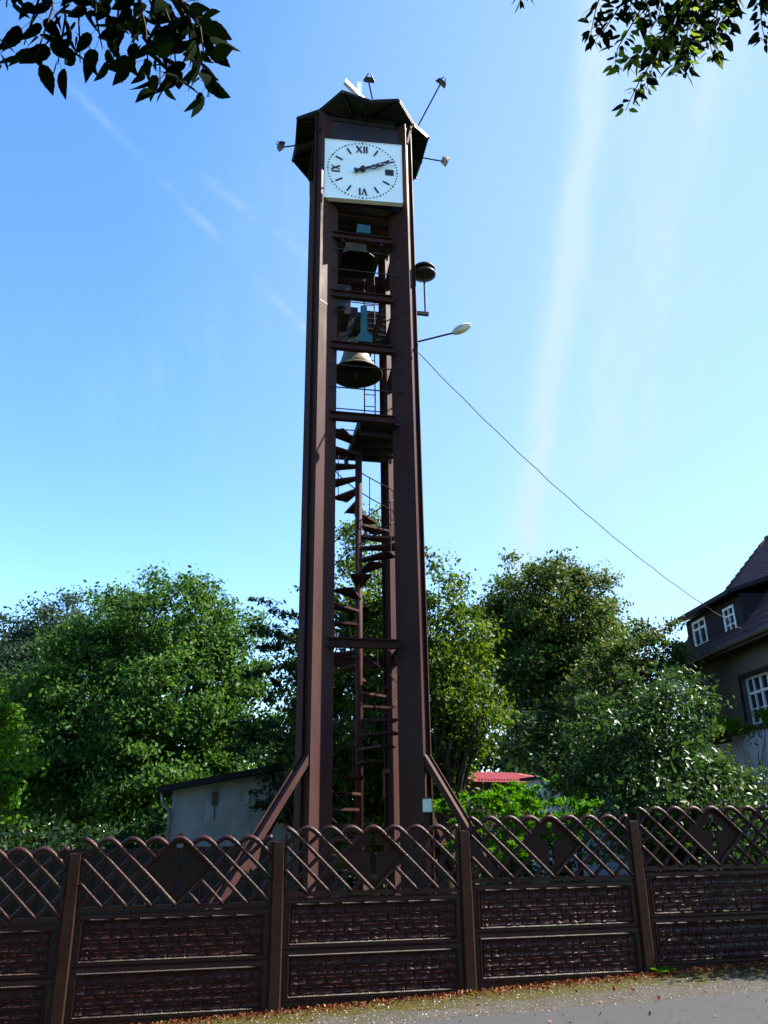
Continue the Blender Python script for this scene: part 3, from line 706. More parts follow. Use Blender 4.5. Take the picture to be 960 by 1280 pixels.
hx = (h1 - e0).normalized(); hy = Vector((0, 0, 1)).cross(hx).normalized(); hz = hx.cross(hy); Mh = Matrix(((hx.x, hy.x, hz.x, 0), (hx.y, hy.y, hz.y, 0), (hx.z, hy.z, hz.z, 0), (0, 0, 0, 1)))
def half_shell(mb, up, L_, W_, H_):
    n1, n2 = 12, 8; vs = []
    for i in range(n1 + 1):
        t_ = i / n1; w = math.sin(math.pi * min(1, t_ * .96 + .03)) ** .55
        for j in range(n2 + 1):
            a = math.pi * j / n2; p = Vector((t_ * L_, math.cos(a) * W_ * w, math.sin(a) * H_ * w * up)); vs.append(e0 - hx * .03 + (Mh @ p))
    mb.add(vs, [(i * (n2 + 1) + j, (i + 1) * (n2 + 1) + j, (i + 1) * (n2 + 1) + j + 1, i * (n2 + 1) + j + 1) for i in range(n1) for j in range(n2)])
a_ = MB(); half_shell(a_, 1, .42, .125, .085); a_.build('lamp_hood', M['alu'], sl, smooth=True)
a_ = MB(); half_shell(a_, -1, .41, .11, .07); a_.build('lamp_bowl', M['lampglass'], sl, smooth=True)
mbx = empty('meter_box', (0.592, 13.000, 1.991), TH, 'small pale green-white box on a bracket beside the right leg of the tower', 'box')
MB().bbox(-.065, .065, -.04, .04, -.09, .10, .01).build('box_body', M['greenwhite'], mbx)
MB().box(-.07, .07, -.045, .045, .101, .115).box(-.07, .07, -.045, .045, -.112, -.091).box(-.045, .03, -.02, .02, -1.9, -.113).build('box_stand', M['steel'], mbx)

# overhead cable -----------------------------------------------------------
cp0, cp1 = Vector((0.673, 13.700, 10.430)), Vector((9.995, 21.600, 6.324))
pts = [cp0.lerp(cp1, t) - Vector((0, 0, .55 * 4 * t * (1 - t))) for t in np.linspace(0, 1, 40)]
pts2 = [p + Vector((.0, .0, .012 * math.sin(i * 1.9))) for i, p in enumerate(pts)]
tag(MB().tube(pts2, .0095, 6).build('overhead_cable', M['cable']), 'thin black cable sagging from the tower down to the roof of the house', 'cable')
for dz, lb in ((0, 'upper of two thin wires crossing in front of the round maple'), (-.10, 'lower of two thin wires crossing in front of the round maple')):
    a_, b_ = Vector((2.611, 23.500, 4.840)), Vector((6.970, 23.500, 4.737)); pts = [a_.lerp(b_, t) - Vector((0, 0, .12 * 4 * t * (1 - t) - dz)) for t in np.linspace(-.3, 1.6, 20)]
    tag(MB().tube(pts, .012, 5).build('telephone_wire', M['cable']), lb, 'wire', 'telephone wires between the trees')

# ------------------------------------------------------------------ shed on the left
sa, sb2 = Vector((-4.780, 19.000, 2.515)), Vector((-2.080, 19.600, 2.995))
sh = empty('shed', (sa.x, sa.y, gz(sa.x, sa.y) - .1), 0, 'low shed with pale bluish rendered wall and dark sloping flat roof behind the left braces', 'shed')
wv = sb2 - sa; Ls = math.hypot(wv.x, wv.y); sh.rotation_euler = (0, 0, math.atan2(wv.y, wv.x))
z0 = sh.location.z; ha, hb_ = sa.z - z0, sb2.z - z0
w_ = MB(); w_.prism([(0, 0), (Ls + 1.2, 0), (Ls + 1.2, hb_ + (hb_ - ha) / Ls * 1.2), (0, ha)], 0, 3.2).build('wall', M['shed_wall'], sh)
k_ = (hb_ - ha) / Ls; r_ = MB(); r_.prism([(-.32, ha - .32 * k_ + .01), (Ls + 1.5, hb_ + 1.5 * k_ + .01), (Ls + 1.5, hb_ + 1.5 * k_ + .16), (-.32, ha - .32 * k_ + .13)], -.30, 3.5).build('roof', M['shed_roof'], sh)
MB().box(Ls * .765, Ls * .765 + .03, -.012, -.001, 0, hb_ * .9).build('wall_joint', M['wood'], sh)
def shpt(px_x, h): return px_x, h
MB().box(.86, 1.00, -.02, -.002, ha - .32, ha - .04).box(.84, 1.02, -.035, -.003, ha - .05, ha - .03).box(.925, .945, -.012, -.002, ha - .62, ha - .321).build('vent_opening', M['black'], sh)
ov = MB(); ov.lathe([(0, -.01), (.10, -.012), (.115, -.02), (.13, -.012), (.13, .0)], 20, (1.58, -.004, ha - .16), Matrix.Scale(1.35, 4, (0, 0, 1)) @ Matrix.Rotation(rad(-90), 4, 'X')); ov.build('oval_plaque', M['shed_wall'], sh, smooth=True)
MB().tube([(-.22, -.05, ha - .02), (-.20, -.06, ha - .25), (-.03, -.05, ha - .45), (-.03, -.05, 0)], .04, 8).build('downpipe', M['gutter'], sh, smooth=True)

# ------------------------------------------------------------------ house on the right
HA = rad(95); HX, HY = 10.0, 22.0
# local frame: +x runs away along the facade, +y is INTO the house (to the right as seen from the road)
house = empty('house', (HX, HY, gz(HX, HY)), HA, 'grey rendered house with dark tiled roof and wide dormer at the right edge', 'house')
hz0 = house.location.z
def zz(z): return z - hz0
S0, S1 = -6.0, 4.15; EV = zz(6.28)
def wall_with_holes(s0, s1, z0_, z1_, holes, y0, y1, name, mat):
    """facade made of blocks around its openings, facing -y in house frame"""
    xs = sorted({s0, s1} | {h_[0] for h_ in holes} | {h_[1] for h_ in holes}); mb = MB()
    for xa, xb in zip(xs[:-1], xs[1:]):
        hs = sorted([(h_[2], h_[3]) for h_ in holes if h_[0] <= xa + 1e-6 and h_[1] >= xb - 1e-6]); z = z0_
        for a, b_ in hs:
            if a > z: mb.box(xa, xb, y0, y1, z, a)
            z = b_
        if z < z1_: mb.box(xa, xb, y0, y1, z, z1_)
    return mb.build(name, mat, house)
# house frame: rotate so that the face looking to the camera's left is +y local -> use y negative as inside
wins = [(-.62, .88, zz(4.16), zz(5.44)), (3.05, 3.72, zz(4.70), zz(5.32)), (-3.6, -2.1, zz(4.16), zz(5.44))]
SPL = zz(3.98)
wall_with_holes(S0, S1, SPL, EV + .12, wins, -.35, 0, 'wall', M['house_wall'])
MB().box(S0, S1, -.36, .03, -.3, SPL - .002).build('base_wall', M['house_base'], house)
MB().box(S1 - .3, S1, -7.5, -.352, -.3, EV).build('end_wall', M['house_wall'], house)
MB().box(S0, S0 + .3, -7.5, -.352, -.3, EV).build('end_wall', M['house_wall'], house)
MB().box(S0 + .3, S1 - .3, -.8, -.353, -.3, -.2).build('inner_floor', M['dark'], house)
def window(x0, x1, za, zb_, y, nx, nz_, frame=.05, mull=.05, trim=None, curtain=True):
    f = MB(); yo, yi = y, y - .06
    f.box(x0, x1, yi, yo, za, za + frame).box(x0, x1, yi, yo, zb_ - frame, zb_)
    f.box(x0, x0 + frame, yi, yo - .001, za + frame, zb_ - frame).box(x1 - frame, x1, yi, yo - .001, za + frame, zb_ - frame)
    zt = za + (zb_ - za) * .66
    f.box(x0 + frame, x1 - frame, yi, yo + .008, zt - mull / 2, zt + mull / 2)
    for i in range(1, nx):
        x = x0 + (x1 - x0) * i / nx; w = mull * (.75 if i != nx // 2 or nx < 4 else 1.3); f.box(x - w / 2, x + w / 2, yi + .002, yo + .004, za + frame, zb_ - frame)
    for j in range(1, nz_):
        z = za + (zt - za) * j / nz_; f.box(x0 + frame, x1 - frame, yi + .004, yo - .004, z - .014, z + .014)
    fo = f.build('window', M['white'], house)
    MB().box(x0 + .01, x1 - .01, yi + .015, yi + .022, za + .01, zb_ - .01).build('pane', M['glass'], fo)
    if trim:
        t_ = MB(); w = trim
        t_.box(x0 - w, x0 - .001, -.03, .035, za - w, zb_ + w).box(x1 + .001, x1 + w, -.03, .035, za - w, zb_ + w).box(x0, x1, -.03, .035, zb_ + .001, zb_ + w)
        t_.box(x0 - w, x1 + w, .0355, .10, za - w - .03, za - w + .02); t_.build('window_trim', M['wood'], fo)
    return fo
window(*wins[0], -.14, 4, 2, .06, .07, .09); window(*wins[1], -.14, 2, 2, .05, .06, .08); window(*wins[2], -.14, 4, 2, .06, .07, .09)
# main roof (steep), eave overhang on this side; far end is a verge
PIT = rad(47); RW = 7.6; OVH = .55; ridge_y = -3.75
def roofpt(s, d): # d distance up the slope from the eave edge
    return Vector((s, OVH - d * math.cos(PIT), EV - .05 + d * math.sin(PIT)))
DL = (OVH - ridge_y) / math.cos(PIT)
deck = MB(); deck.add([roofpt(S0 - .4, 0), roofpt(S1 + .45, 0), roofpt(S1 + .45, DL), roofpt(S0 - .4, DL)] + [roofpt(a, d) - Vector((0, 0, .14)) for a, d in ((S0 - .4, 0), (S1 + .45, 0), (S1 + .45, DL), (S0 - .4, DL))],
    [(0, 1, 2, 3), (7, 6, 5, 4), (0, 4, 5, 1), (1, 5, 6, 2), (2, 6, 7, 3), (3, 7, 4, 0)])
far_eave_y = 2 * ridge_y - OVH
deck.add([roofpt(S0 - .4, DL), roofpt(S1 + .45, DL), Vector((S1 + .45, far_eave_y, EV - .05)), Vector((S0 - .4, far_eave_y, EV - .05))], [(0, 1, 2, 3)])
roof_o = deck.build('roof', M['tile'], house)
gb = MB()
for s_ in (S1 - .28, S0 + .02):
    gb.prism([(0, 0), (1, 0), (.5, 1)], 0, .26, Matrix(((0, 1, 0, s_), (-7.5, 0, 0, 0), (0, 0, (7.5 / 2) * math.tan(PIT) - .1, EV), (0, 0, 0, 1))))
gb.build('gable', M['house_wall'], house)
# roof tiles: each course a row of tiles with its own step
tile_me = None
def tile_mesh():
    mb = MB(); w, l = .235, .37; up = .018
    prof = [(-w / 2, .0), (-w / 4, .028), (0, .006), (w / 4, .0), (w / 2, .006)]
    vs = [(x, 0, z + up) for x, z in prof] + [(x, l, z) for x, z in prof] + [(x, 0, z + up - .02) for x, z in prof]
    fs = [(i, i + 1, i + 6, i + 5) for i in range(4)] + [(i + 10, i + 11, i + 1, i) for i in range(4)]
    return mb.add(vs, fs).mesh('tile', M['tile'])
tile_me = tile_mesh(); cnt = 0; rest = MB()
Mt = Matrix(((-1, 0, 0, 0), (0, -math.cos(PIT), math.sin(PIT), OVH), (0, math.sin(PIT), math.cos(PIT), EV - .05), (0, 0, 0, 1)))
DS0, DS1 = .15, 3.75                        # dormer extent
for row in range(int(DL / .33)):
    d = row * .33
    for i in range(int((S1 + .45 - (S0 - .4)) / .23)):
        s_ = S1 + .35 - i * .23; p = roofpt(s_, d) + Vector((0, math.sin(PIT), math.cos(PIT))) * (.004 + random.uniform(0, .006))
        if DS0 < s_ < DS1 and 0.75 < d < 2.6: continue
        if cnt < 300 and s_ > -2.3 and d < 5.5 and (s_ < .6 or s_ > 4.0 or d < .8) and i % 1 == 0:
            o = link_mesh('roof_tile', tile_me, roof_o); o.matrix_local = Matrix.Translation(p) @ Mt.to_3x3().to_4x4(); cnt += 1
        else:
            R3 = Mt.to_3x3(); rest.add([p + R3 @ v.co for v in tile_me.vertices], [tuple(q.vertices) for q in tile_me.polygons])
rest.build('tile_courses', M['tile'], roof_o)['kind'] = 'stuff'
vg = MB()
for i in range(int(DL / .30)): 
    a, b_ = roofpt(S1 + .47, i * .30), roofpt(S1 + .47, i * .30 + .33); vg.tube([a + Vector((0, 0, .045)), b_ + Vector((0, 0, .015))], [.075, .06], 8)
vg.build('verge_tiles', M['tile'], roof_o)
rg = MB()
for i in range(int((S1 - S0 + .8) / .36)): rg.tube([roofpt(S0 - .4 + i * .36, DL) + Vector((0, 0, .03)), roofpt(S0 - .4 + i * .36 + .38, DL) + Vector((0, 0, .05))], [.10, .12], 8)
rg.build('ridge_tiles', M['tile'], roof_o)
gu = MB(); pts = []
for a in np.linspace(math.pi, 2 * math.pi, 9): pts.append((math.cos(a) * .075, math.sin(a) * .075))
vs = []
for s_ in (S0 - .4, S1 + .45):
    for (x, z) in pts: vs.append((s_, OVH + .06 + x, EV - .03 + z))
    for (x, z) in pts[::-1]: vs.append((s_, OVH + .06 + x * .9, EV - .03 + z * .9))
n = len(pts) * 2; gu.add(vs, [(i, (i + 1) % n, (i + 1) % n + n, i + n) for i in range(n)]); gu.build('gutter', M['gutter'], house)
MB().box(S0 - .35, S1 + .40, .002, OVH - .03, EV - .13, EV - .09).build('soffit', M['wood'], house)
# dormer
dz0, dz1 = zz(6.60), zz(7.72); dy = .02
dh = [(2.33, 3.22, zz(6.78), zz(7.58)), (.55, 1.20, zz(6.72), zz(7.50))]
dm = MB(); xs = [DS0, .55, 1.20, 2.33, 3.22, DS1 - .12]
for xa, xb in zip(xs[:-1], xs[1:]):
    hh = [h_ for h_ in dh if h_[0] <= xa + 1e-6 and h_[1] >= xb - 1e-6]
    if hh: dm.box(xa, xb, dy - .12, dy, dz0 - .3, hh[0][2]); dm.box(xa, xb, dy - .12, dy, hh[0][3], dz1)
    else: dm.box(xa, xb, dy - .12, dy, dz0 - .3, dz1)
dm.box(DS0, DS0 + .10, -2.6, dy - .121, dz0, dz1); dm.box(DS1 - .22, DS1 - .12, -2.6, dy - .121, dz0, dz1)
dmo = dm.build('dormer', M['slate'], house)
window(*dh[0], dy + .02, 2, 1, .07, .06); window(*dh[1], dy + .02, 2, 2, .07, .05)
dr = MB(); y1_, y2_ = dy + .42, -2.9
dr.add([(DS0 - .15, y1_, dz1 + .05), (DS1 + .30, y1_, dz1 + .05), (DS1 + .30, y2_, dz1 + 1.15), (DS0 - .15, y2_, dz1 + 1.15)] + [(DS0 - .15, y1_, dz1 - .06), (DS1 + .30, y1_, dz1 - .06), (DS1 + .30, y2_, dz1 + 1.0), (DS0 - .15, y2_, dz1 + 1.0)],
       [(0, 1, 2, 3), (7, 6, 5, 4), (0, 4, 5, 1), (1, 5, 6, 2), (2, 6, 7, 3), (3, 7, 4, 0)]); dr.build('dormer_roof', M['slate'], house)
skp = roofpt(-.55, 2.9); nrm = Vector((0, math.sin(PIT), math.cos(PIT))); ups = Vector((0, -math.cos(PIT), math.sin(PIT)))
sk = MB(); 
for a, b_, c_, d_ in ((-.25, .25, 0, .05), (-.25, .25, .5, .55), (-.25, -.20, .05, .5), (.20, .25, .05, .5)):
    vs = [skp + Vector((x, 0, 0)) + ups * y + nrm * z for z in (.02, .11) for y in (c_, d_) for x in (a, b_)]
    sk.add(vs, [(0, 2, 3, 1), (4, 5, 7, 6), (0, 1, 5, 4), (2, 6, 7, 3), (0, 4, 6, 2), (1, 3, 7, 5)])
sko = sk.build('skylight', M['gutter'], house)
MB().add([skp + Vector((x, 0, 0)) + ups * y + nrm * .08 for x, y in ((-.2, .05), (.2, .05), (.2, .5), (-.2, .5))], [(0, 1, 2, 3)]).build('pane', M['glass'], sko)
# little canopy boards above the base wall
MB().box(1.0, 2.6, .031, .55, zz(4.02), zz(4.10)).box(1.05, 2.55, .45, .50, zz(3.75), zz(4.019)).build('porch_board', M['brickred'], house)

# ------------------------------------------------------------------ small far buildings
fa, fb = Vector((3.426, 34.000, 3.337)), Vector((6.732, 36.000, 3.393)); wv = fb - fa
fh = empty('far_house', (fa.x, fa.y, .3), math.atan2(wv.y, wv.x), 'small house with a bright red sheet roof glimpsed between the trees right of the tower', 'house')
Lf = wv.length; zt = fa.z - .3
MB().box(0, Lf, 0, 4, -1, zt).build('wall', M['brickred'], fh)
frm = MB(); 
frm.add([(-.3, -.4, zt - .02), (Lf + .3, -.4, zt - .02), (Lf + .3, 2, zt + .42), (-.3, 2, zt + .42), (-.3, 4.4, zt - .02), (Lf + .3, 4.4, zt - .02)] + [(-.3, -.4, zt + .06), (Lf + .3, -.4, zt + .06), (Lf + .3, 2, zt + .50), (-.3, 2, zt + .50), (-.3, 4.4, zt + .06), (Lf + .3, 4.4, zt + .06)],
        [(0, 1, 2, 3), (3, 2, 5, 4), (6, 9, 8, 7), (9, 10, 11, 8), (0, 6, 7, 1), (4, 5, 11, 10), (0, 3, 9, 6), (3, 4, 10, 9), (1, 7, 8, 2), (2, 8, 11, 5)])
fr_o = frm.build('roof', M['red_roof'], fh)
rr = MB()
for i in range(int(Lf / .16)): rr.bar((i * .16, -.42, zt + .07), (i * .16, 2, zt + .51), .05, .04)
rr.build('roof_rib', M['red_roof'], fr_o)
ga = Vector((4.906, 24.000, 2.973)); gs = empty('outbuilding', (ga.x, ga.y, gz(ga.x, ga.y) - .05), rad(14), 'pale grey outbuilding half hidden behind the glossy shrub', 'shed')
MB().box(0, 2.6, 0, 2.5, 0, ga.z - gs.location.z).build('wall', M['house_base'], gs)
MB().box(-.15, 2.75, -.15, 2.7, ga.z - gs.location.z + .001, ga.z - gs.location.z + .08).build('roof', M['shed_roof'], gs)
la = Vector((-10.327, 24.000, 1.677)); ls = empty('garden_hut', (la.x - .5, la.y, -.5), rad(-6), 'small garden hut with white window frame behind the left end of the fence', 'hut')
hh = la.z + .5
MB().box(-.6, 1.05, 0, 2, 0, hh - .06).build('wall', M['brickred'], ls)
MB().box(-.8, 1.22, -.25, 2.2, hh - .05, hh + .02).build('roof', M['shed_wall'], ls)
wf = MB(); 
for a, b_, c_, d_ in ((.25, .85, hh - .75, hh - .69), (.25, .85, hh - .22, hh - .16), (.25, .31, hh - .69, hh - .22), (.79, .85, hh - .69, hh - .22), (.53, .57, hh - .69, hh - .22)): wf.box(a, b_, -.05, -.002, c_, d_)
wfo = wf.build('window', M['white'], ls); MB().box(.31, .79, -.02, -.004, hh - .69, hh - .22).build('pane', M['glass'], wfo)

# ------------------------------------------------------------------ vegetation
def leaf_mesh(name, centres, size, mat, normals=None, aspect=.55, tilt=.9, droop=.3, seed=0):
    """many small folded leaves (two triangles pairs) around given points"""
    rng = np.random.default_rng(seed); n = len(centres)
    nn = rng.normal(size=(n, 3)) * tilt
    if normals is not None: nn += normals
    nn[:, 2] += .35
    nn /= np.linalg.norm(nn, axis=1)[:, None] + 1e-9
    d = rng.normal(size=(n, 3)); d[:, 2] -= droop
    d -= nn * (d * nn).sum(1)[:, None]; d /= np.linalg.norm(d, axis=1)[:, None] + 1e-9
    s = np.cross(nn, d); L_ = size * rng.uniform(.5, 1.5, n)[:, None]; W_ = L_ * aspect
    fold = nn * L_ * .10
    V = np.stack([centres - d * L_ * .5, centres + s * W_ * .5 + fold, centres + d * L_ * .5, centres - s * W_ * .5 + fold], 1).reshape(-1, 3)
    me = bpy.data.meshes.new(name); me.vertices.add(4 * n); me.vertices.foreach_set('co', V.astype(np.float32).ravel())
    idx = np.arange(n)[:, None] * 4 + np.array([0, 1, 2, 0, 2, 3])[None]
    me.loops.add(6 * n); me.loops.foreach_set('vertex_index', idx.ravel().astype(np.int32))
    me.polygons.add(2 * n); me.polygons.foreach_set('loop_start', np.arange(0, 6 * n, 3, dtype=np.int32))
    me.materials.append(M[mat]); me.update(calc_edges=True); me.validate(); return me
def crown_points(lobes, per_m3, clump_r, dens, rng, flat=.6, spiky=0):
    dens = dens * 1.55; per_m3 = per_m3 * 1.15
    """clumps spread through the lobes, thicker towards their surface"""
    P_, Nn = [], []; clumps = []
    for (x, y, z, rx, ry, rz) in lobes:
        n = max(6, int(per_m3 * rx * ry * rz * 4.2))
        u = rng.normal(size=(n, 3)); u /= np.linalg.norm(u, axis=1)[:, None]
        r = rng.uniform(.45, 1.0, n) ** .5
        r *= 1 + rng.normal(size=n) * .11
        c = np.array([x, y, z]) + u * r[:, None] * np.array([rx, ry, rz]); clumps.append((c, u))
    C = np.concatenate([c for c, _ in clumps]); U = np.concatenate([u for _, u in clumps])
    for c, u in zip(C, U):
        k = int(dens * rng.uniform(.2, 1.75)); cr = clump_r * rng.uniform(.55, 1.25)
        g = rng.normal(size=(k, 3)) * np.array([1, 1, flat]) * cr * .55
        if spiky: 
            t_ = rng.uniform(0, 1, k)[:, None]; dirn = u * np.array([1, 1, .35]) + np.array([0, 0, .05]); g = g * (1.1 - t_) * .7 + dirn * t_ * spiky
        P_.append(c + g); Nn.append(np.tile(u * .6, (k, 1)))
    return np.concatenate(P_), np.concatenate(Nn), C
def tree(name, lobes, label, mat, base, trunk_r, leaf, per_m3=2.2, clump_r=.55, dens=60, group=None, cat='tree', seed=1, limbs=26, spiky=0, flat=.6, aspect=.55, fork=.35, stems=1, tilt=.9):
    rng = np.random.default_rng(seed); rnd = random.Random(seed)
    bx, by = base; bz = gz(bx, by)
    t = empty(name, (bx, by, bz), 0, label, cat, group)
    P_, Nn, C = crown_points(lobes, per_m3, clump_r, dens, rng, flat, spiky)
    off = np.array([bx, by, bz])
    link_mesh('crown', leaf_mesh('crown', P_ - off, leaf, mat, Nn, aspect, tilt, seed=seed + 9), t)
    C = C - off; top = C[:, 2].max(); cm = C.mean(0)
    mb = MB(); tips = []
    for s_ in range(stems):
        bo = Vector((rnd.uniform(-.3, .3), rnd.uniform(-.3, .3), 0)) * (stems > 1) * trunk_r * 6
        th = top * .80; axis = []
        for i in range(9):
            f_ = i / 8; axis.append(Vector((cm[0] * f_ ** 1.3 + rnd.uniform(-.05, .05) * th * .2, cm[1] * f_ ** 1.3 + rnd.uniform(-.05, .05) * th * .2, -.15 + th * f_)) + bo * (1 + 2 * f_))
        rs = [trunk_r * (1.25 if i == 0 else 1) * (1 - .82 * i / 8) for i in range(9)]
        mb.tube(axis, rs, 9); tips.append((axis, rs))
    tr = mb.build('trunk', M['bark'], t, smooth=True)
    lm = MB(); sel = rng.choice(len(C), min(len(C), limbs), replace=False)
    for k in sel:
        c = Vector(C[k]); axis, rs = tips[k % len(tips)]
        zz_ = max(top * .8 * .18, c.z * rnd.uniform(fork, fork + .35)); i = min(7, max(1, int(zz_ / (top * .8) * 8))); a = axis[i]
        mid = a.lerp(c, .5) + Vector((rnd.uniform(-.2, .2), rnd.uniform(-.2, .2), rnd.uniform(-.1, .25))) * (c - a).length * .25
        r0 = rs[i] * .5; lm.tube([a, a.lerp(mid, .6), mid, mid.lerp(c, .55) + Vector((0, 0, .05)), c], [r0, r0 * .75, r0 * .55, r0 * .35, r0 * .12], 6)
    lm.build('limbs', M['bark'], t, smooth=True)
    return t
def lob(*rows): return [(r[0][0], r[0][1], r[0][2], r[1], r[1] * (r[3] if len(r) > 3 else 1.0), r[2] if len(r) > 2 else r[1]) for r in rows]

tree('ash_tree', lob(((-7.505, 28.000, 8.174),2.1), ((-9.446, 28.500, 7.796),1.9), ((-10.673, 28.000, 6.543),1.8), ((-5.618, 28.000, 7.163),1.6,1.8), ((-6.767, 27.000, 5.412),2.4), ((-9.404, 27.000, 4.433),2.3), ((-4.915, 27.500, 4.935),1.3,1.8), ((-7.080, 26.000, 3.123),2.1), ((-4.901, 27.000, 3.389),1.1), ((-10.838, 27.000, 3.588),1.9), ((-12.266, 28.000, 5.222),1.6)),
     'large broad ash tree with green crown, biggest tree left of the tower', 'leaf_ash', ((-7.439, 28.000, 2.610)[0], 28), .35, .150, 2.5, .60, 84, seed=3, limbs=60)
tree('far_tree', lob(((-19.176, 42.000, 9.419),2.6), ((-17.296, 42.000, 10.856),2.2), ((-16.308, 43.000, 11.928),1.9), ((-20.076, 41.000, 7.663),3.2), ((-17.564, 41.000, 6.851),3.0)),
     'bluish grey-green tree behind the left side of the big ash tree', 'leaf_far', ((-17.830, 42.000, 3.151)[0], 42), .35, .19, 1.2, .8, 80, seed=4, limbs=20)
tree('edge_bush', lob(((-6.138, 13.000, 3.280),.42), ((-5.948, 13.000, 2.560),.36), ((-5.905, 13.000, 1.983),.42), ((-6.451, 13.000, 2.625),.8), ((-6.087, 13.000, 3.587),.28)),
     'yellow-green leafy bush cut off by the left edge of the picture', 'leaf_edge', ((-6.370, 13.000, 2.160)[0], 13.2), .06, .085, 16, .22, 60, seed=5, limbs=14, cat='bush')
tree('fir_like_tree', lob(((-2.052, 19.000, 6.539),.62,.8), ((-2.077, 19.000, 5.289),.8), ((-2.117, 19.000, 4.007),.95), ((-1.783, 19.000, 2.952),1.2), ((-2.447, 19.500, 3.259),.7), ((-1.601, 19.500, 5.961),1.0)),
     'dark spiky tree showing left of the left tower leg', 'leaf_dark', ((-1.591, 19.000, 2.273)[0], 19.2), .2, .13, 6, .42, 60, seed=6, limbs=30, spiky=.75, aspect=.4)
tree('linden_tree', lob(((-0.378, 19.500, 8.372),.80,1.0), ((-0.664, 19.500, 7.053),1.15), ((-0.032, 19.500, 6.739),1.0), ((-0.821, 19.500, 5.366),1.5), ((0.335, 19.500, 5.350),1.2), ((-0.818, 19.500, 3.686),1.6), ((0.299, 19.500, 3.491),1.5), ((-0.452, 19.500, 2.273),1.4)),
     'tall linden tree seen through the open middle of the tower', 'leaf_linden', ((-0.416, 19.500, 2.273)[0], 19.5), .22, .105, 5.6, .38, 76, seed=8, limbs=40)
tree('linden_tree', lob(((2.116, 18.600, 4.433),.8), ((0.840, 18.400, 4.420),1.1), ((1.688, 18.500, 5.144),.8), ((1.172, 18.000, 6.806),.62,.95), ((1.370, 18.000, 5.777),.85), ((1.220, 18.000, 4.704),1.1), ((1.689, 18.000, 4.177),.95), ((1.168, 18.000, 3.341),.85), ((1.738, 18.000, 3.417),.5), ((1.016, 18.000, 2.449),.55), ((1.953, 18.400, 5.860),.55)),
     'light green linden tree just right of the tower', 'leaf_linden', ((1.191, 18.000, 2.208)[0], 18), .18, .10, 6.6, .36, 74, seed=9, limbs=40)
tree('maple_tree', lob(((6.306, 30.000, 9.115),2.35,2.3), ((4.795, 30.000, 8.307),1.5), ((7.655, 30.000, 8.116),1.65), ((6.116, 30.000, 6.945),2.3), ((4.621, 30.000, 6.672),1.4), ((4.192, 30.500, 9.206),.75), ((7.673, 30.000, 6.340),1.5), ((5.964, 30.000, 5.219),1.8), ((6.324, 30.500, 8.243),2.5)),
     'round-headed maple with brownish green crown and dark limbs, right of the tower', 'leaf_maple', ((5.864, 30.000, 2.497)[0], 30), .38, .145, 2.1, .58, 88, seed=10, limbs=70, fork=.25, stems=2)
tree('slender_tree', lob(((7.331, 24.000, 6.527),1.0), ((8.221, 24.000, 6.756),.72,.85), ((6.697, 24.000, 5.173),1.4), ((7.862, 24.000, 5.158),1.3), ((8.435, 23.600, 6.008),.55), ((5.925, 24.000, 4.500),1.2)),
     'smaller loose-crowned tree between the round maple and the house', 'leaf_maple', ((7.033, 24.000, 2.308)[0], 24), .16, .125, 3.6, .42, 66, seed=12, limbs=34)
tree('glossy_shrub', lob(((3.393, 12.600, 2.990),.78), ((4.192, 12.600, 3.097),.80), ((3.653, 12.300, 2.393),.95), ((4.373, 12.200, 2.487),.66), ((4.651, 12.000, 1.780),.55), ((2.854, 12.600, 2.421),.50), ((4.169, 12.000, 1.891),.9), ((5.033, 11.900, 1.672),.9), ((3.263, 12.400, 1.803),.7), ((5.856, 12.200, 1.506),.95), ((4.556, 13.000, 3.445),.45,.5)),
     'big shrub with dark glossy leaves leaning over the right end of the fence', 'leaf_shiny', ((4.057, 12.400, 0.957)[0], 12.4), .10, .085, 11, .28, 62, seed=13, limbs=70, cat='shrub', stems=3, aspect=.5)
tree('shade_shrub', lob(((6.3, 10.75, 2.6), .8), ((7.2, 10.9, 3.0), 1.0), ((5.5, 10.75, 2.25), .45)),
     'leafy shrub top beyond the right edge, shading the last fence bays', 'leaf_shiny', (6.6, 11.3), .08, .085, 9, .26, 45, seed=14, limbs=20, cat='shrub')
tree('lilac_hedge', lob(((1.721, 16.200, 1.895),.5,.45), ((2.298, 16.000, 1.968),.52,.45), ((3.006, 16.200, 2.019),.55,.5), ((1.101, 16.000, 1.734),.45), ((2.025, 15.800, 1.587),.5), ((3.537, 16.300, 1.845),.45), ((2.638, 16.000, 1.578),.5)),
     'bright green feathery hedge behind the fence right of the tower', 'leaf_bright', ((2.252, 16.000, 1.311)[0], 16.2), .04, .12, 26, .20, 80, seed=15, limbs=40, cat='hedge', spiky=.3, aspect=.28)
tree('climbing_vine', lob(((8.779, 20.600, 3.900),.36,.22), ((9.249, 20.400, 4.024),.34,.20), ((8.317, 20.800, 3.987),.22,.18), ((9.575, 20.300, 3.913),.3,.2)),
     'yellow-green vine climbing along the ledge below the large house window', 'leaf_vine', ((8.915, 21.000, 2.942)[0] + .15, 20.9), .03, .10, 26, .2, 30, seed=16, limbs=14, cat='vine')
tree('dark_hedge', lob(*[((x, 21.5 + .6 * math.sin(x * 3), .95 + .25 * math.sin(x * 1.7)), 1.25, 1.0) for x in np.arange(-13.5, -3.0, 1.3)]),
     'dark undergrowth along the back of the garden left of the shed', 'leaf_dark', (-9, 21.5), .05, .15, 3.0, .45, 70, seed=17, limbs=30, cat='hedge')
tree('dark_hedge', lob(*[((x, 21.0 + .5 * math.sin(x * 2), 1.1 + .2 * math.sin(x * 1.4)), 1.2, 1.1) for x in np.arange(-2.6, 4.2, 1.2)]),
     'dark undergrowth behind the foot of the tower', 'leaf_dark', (.5, 21), .05, .15, 3.0, .45, 70, seed=18, limbs=30, cat='hedge')
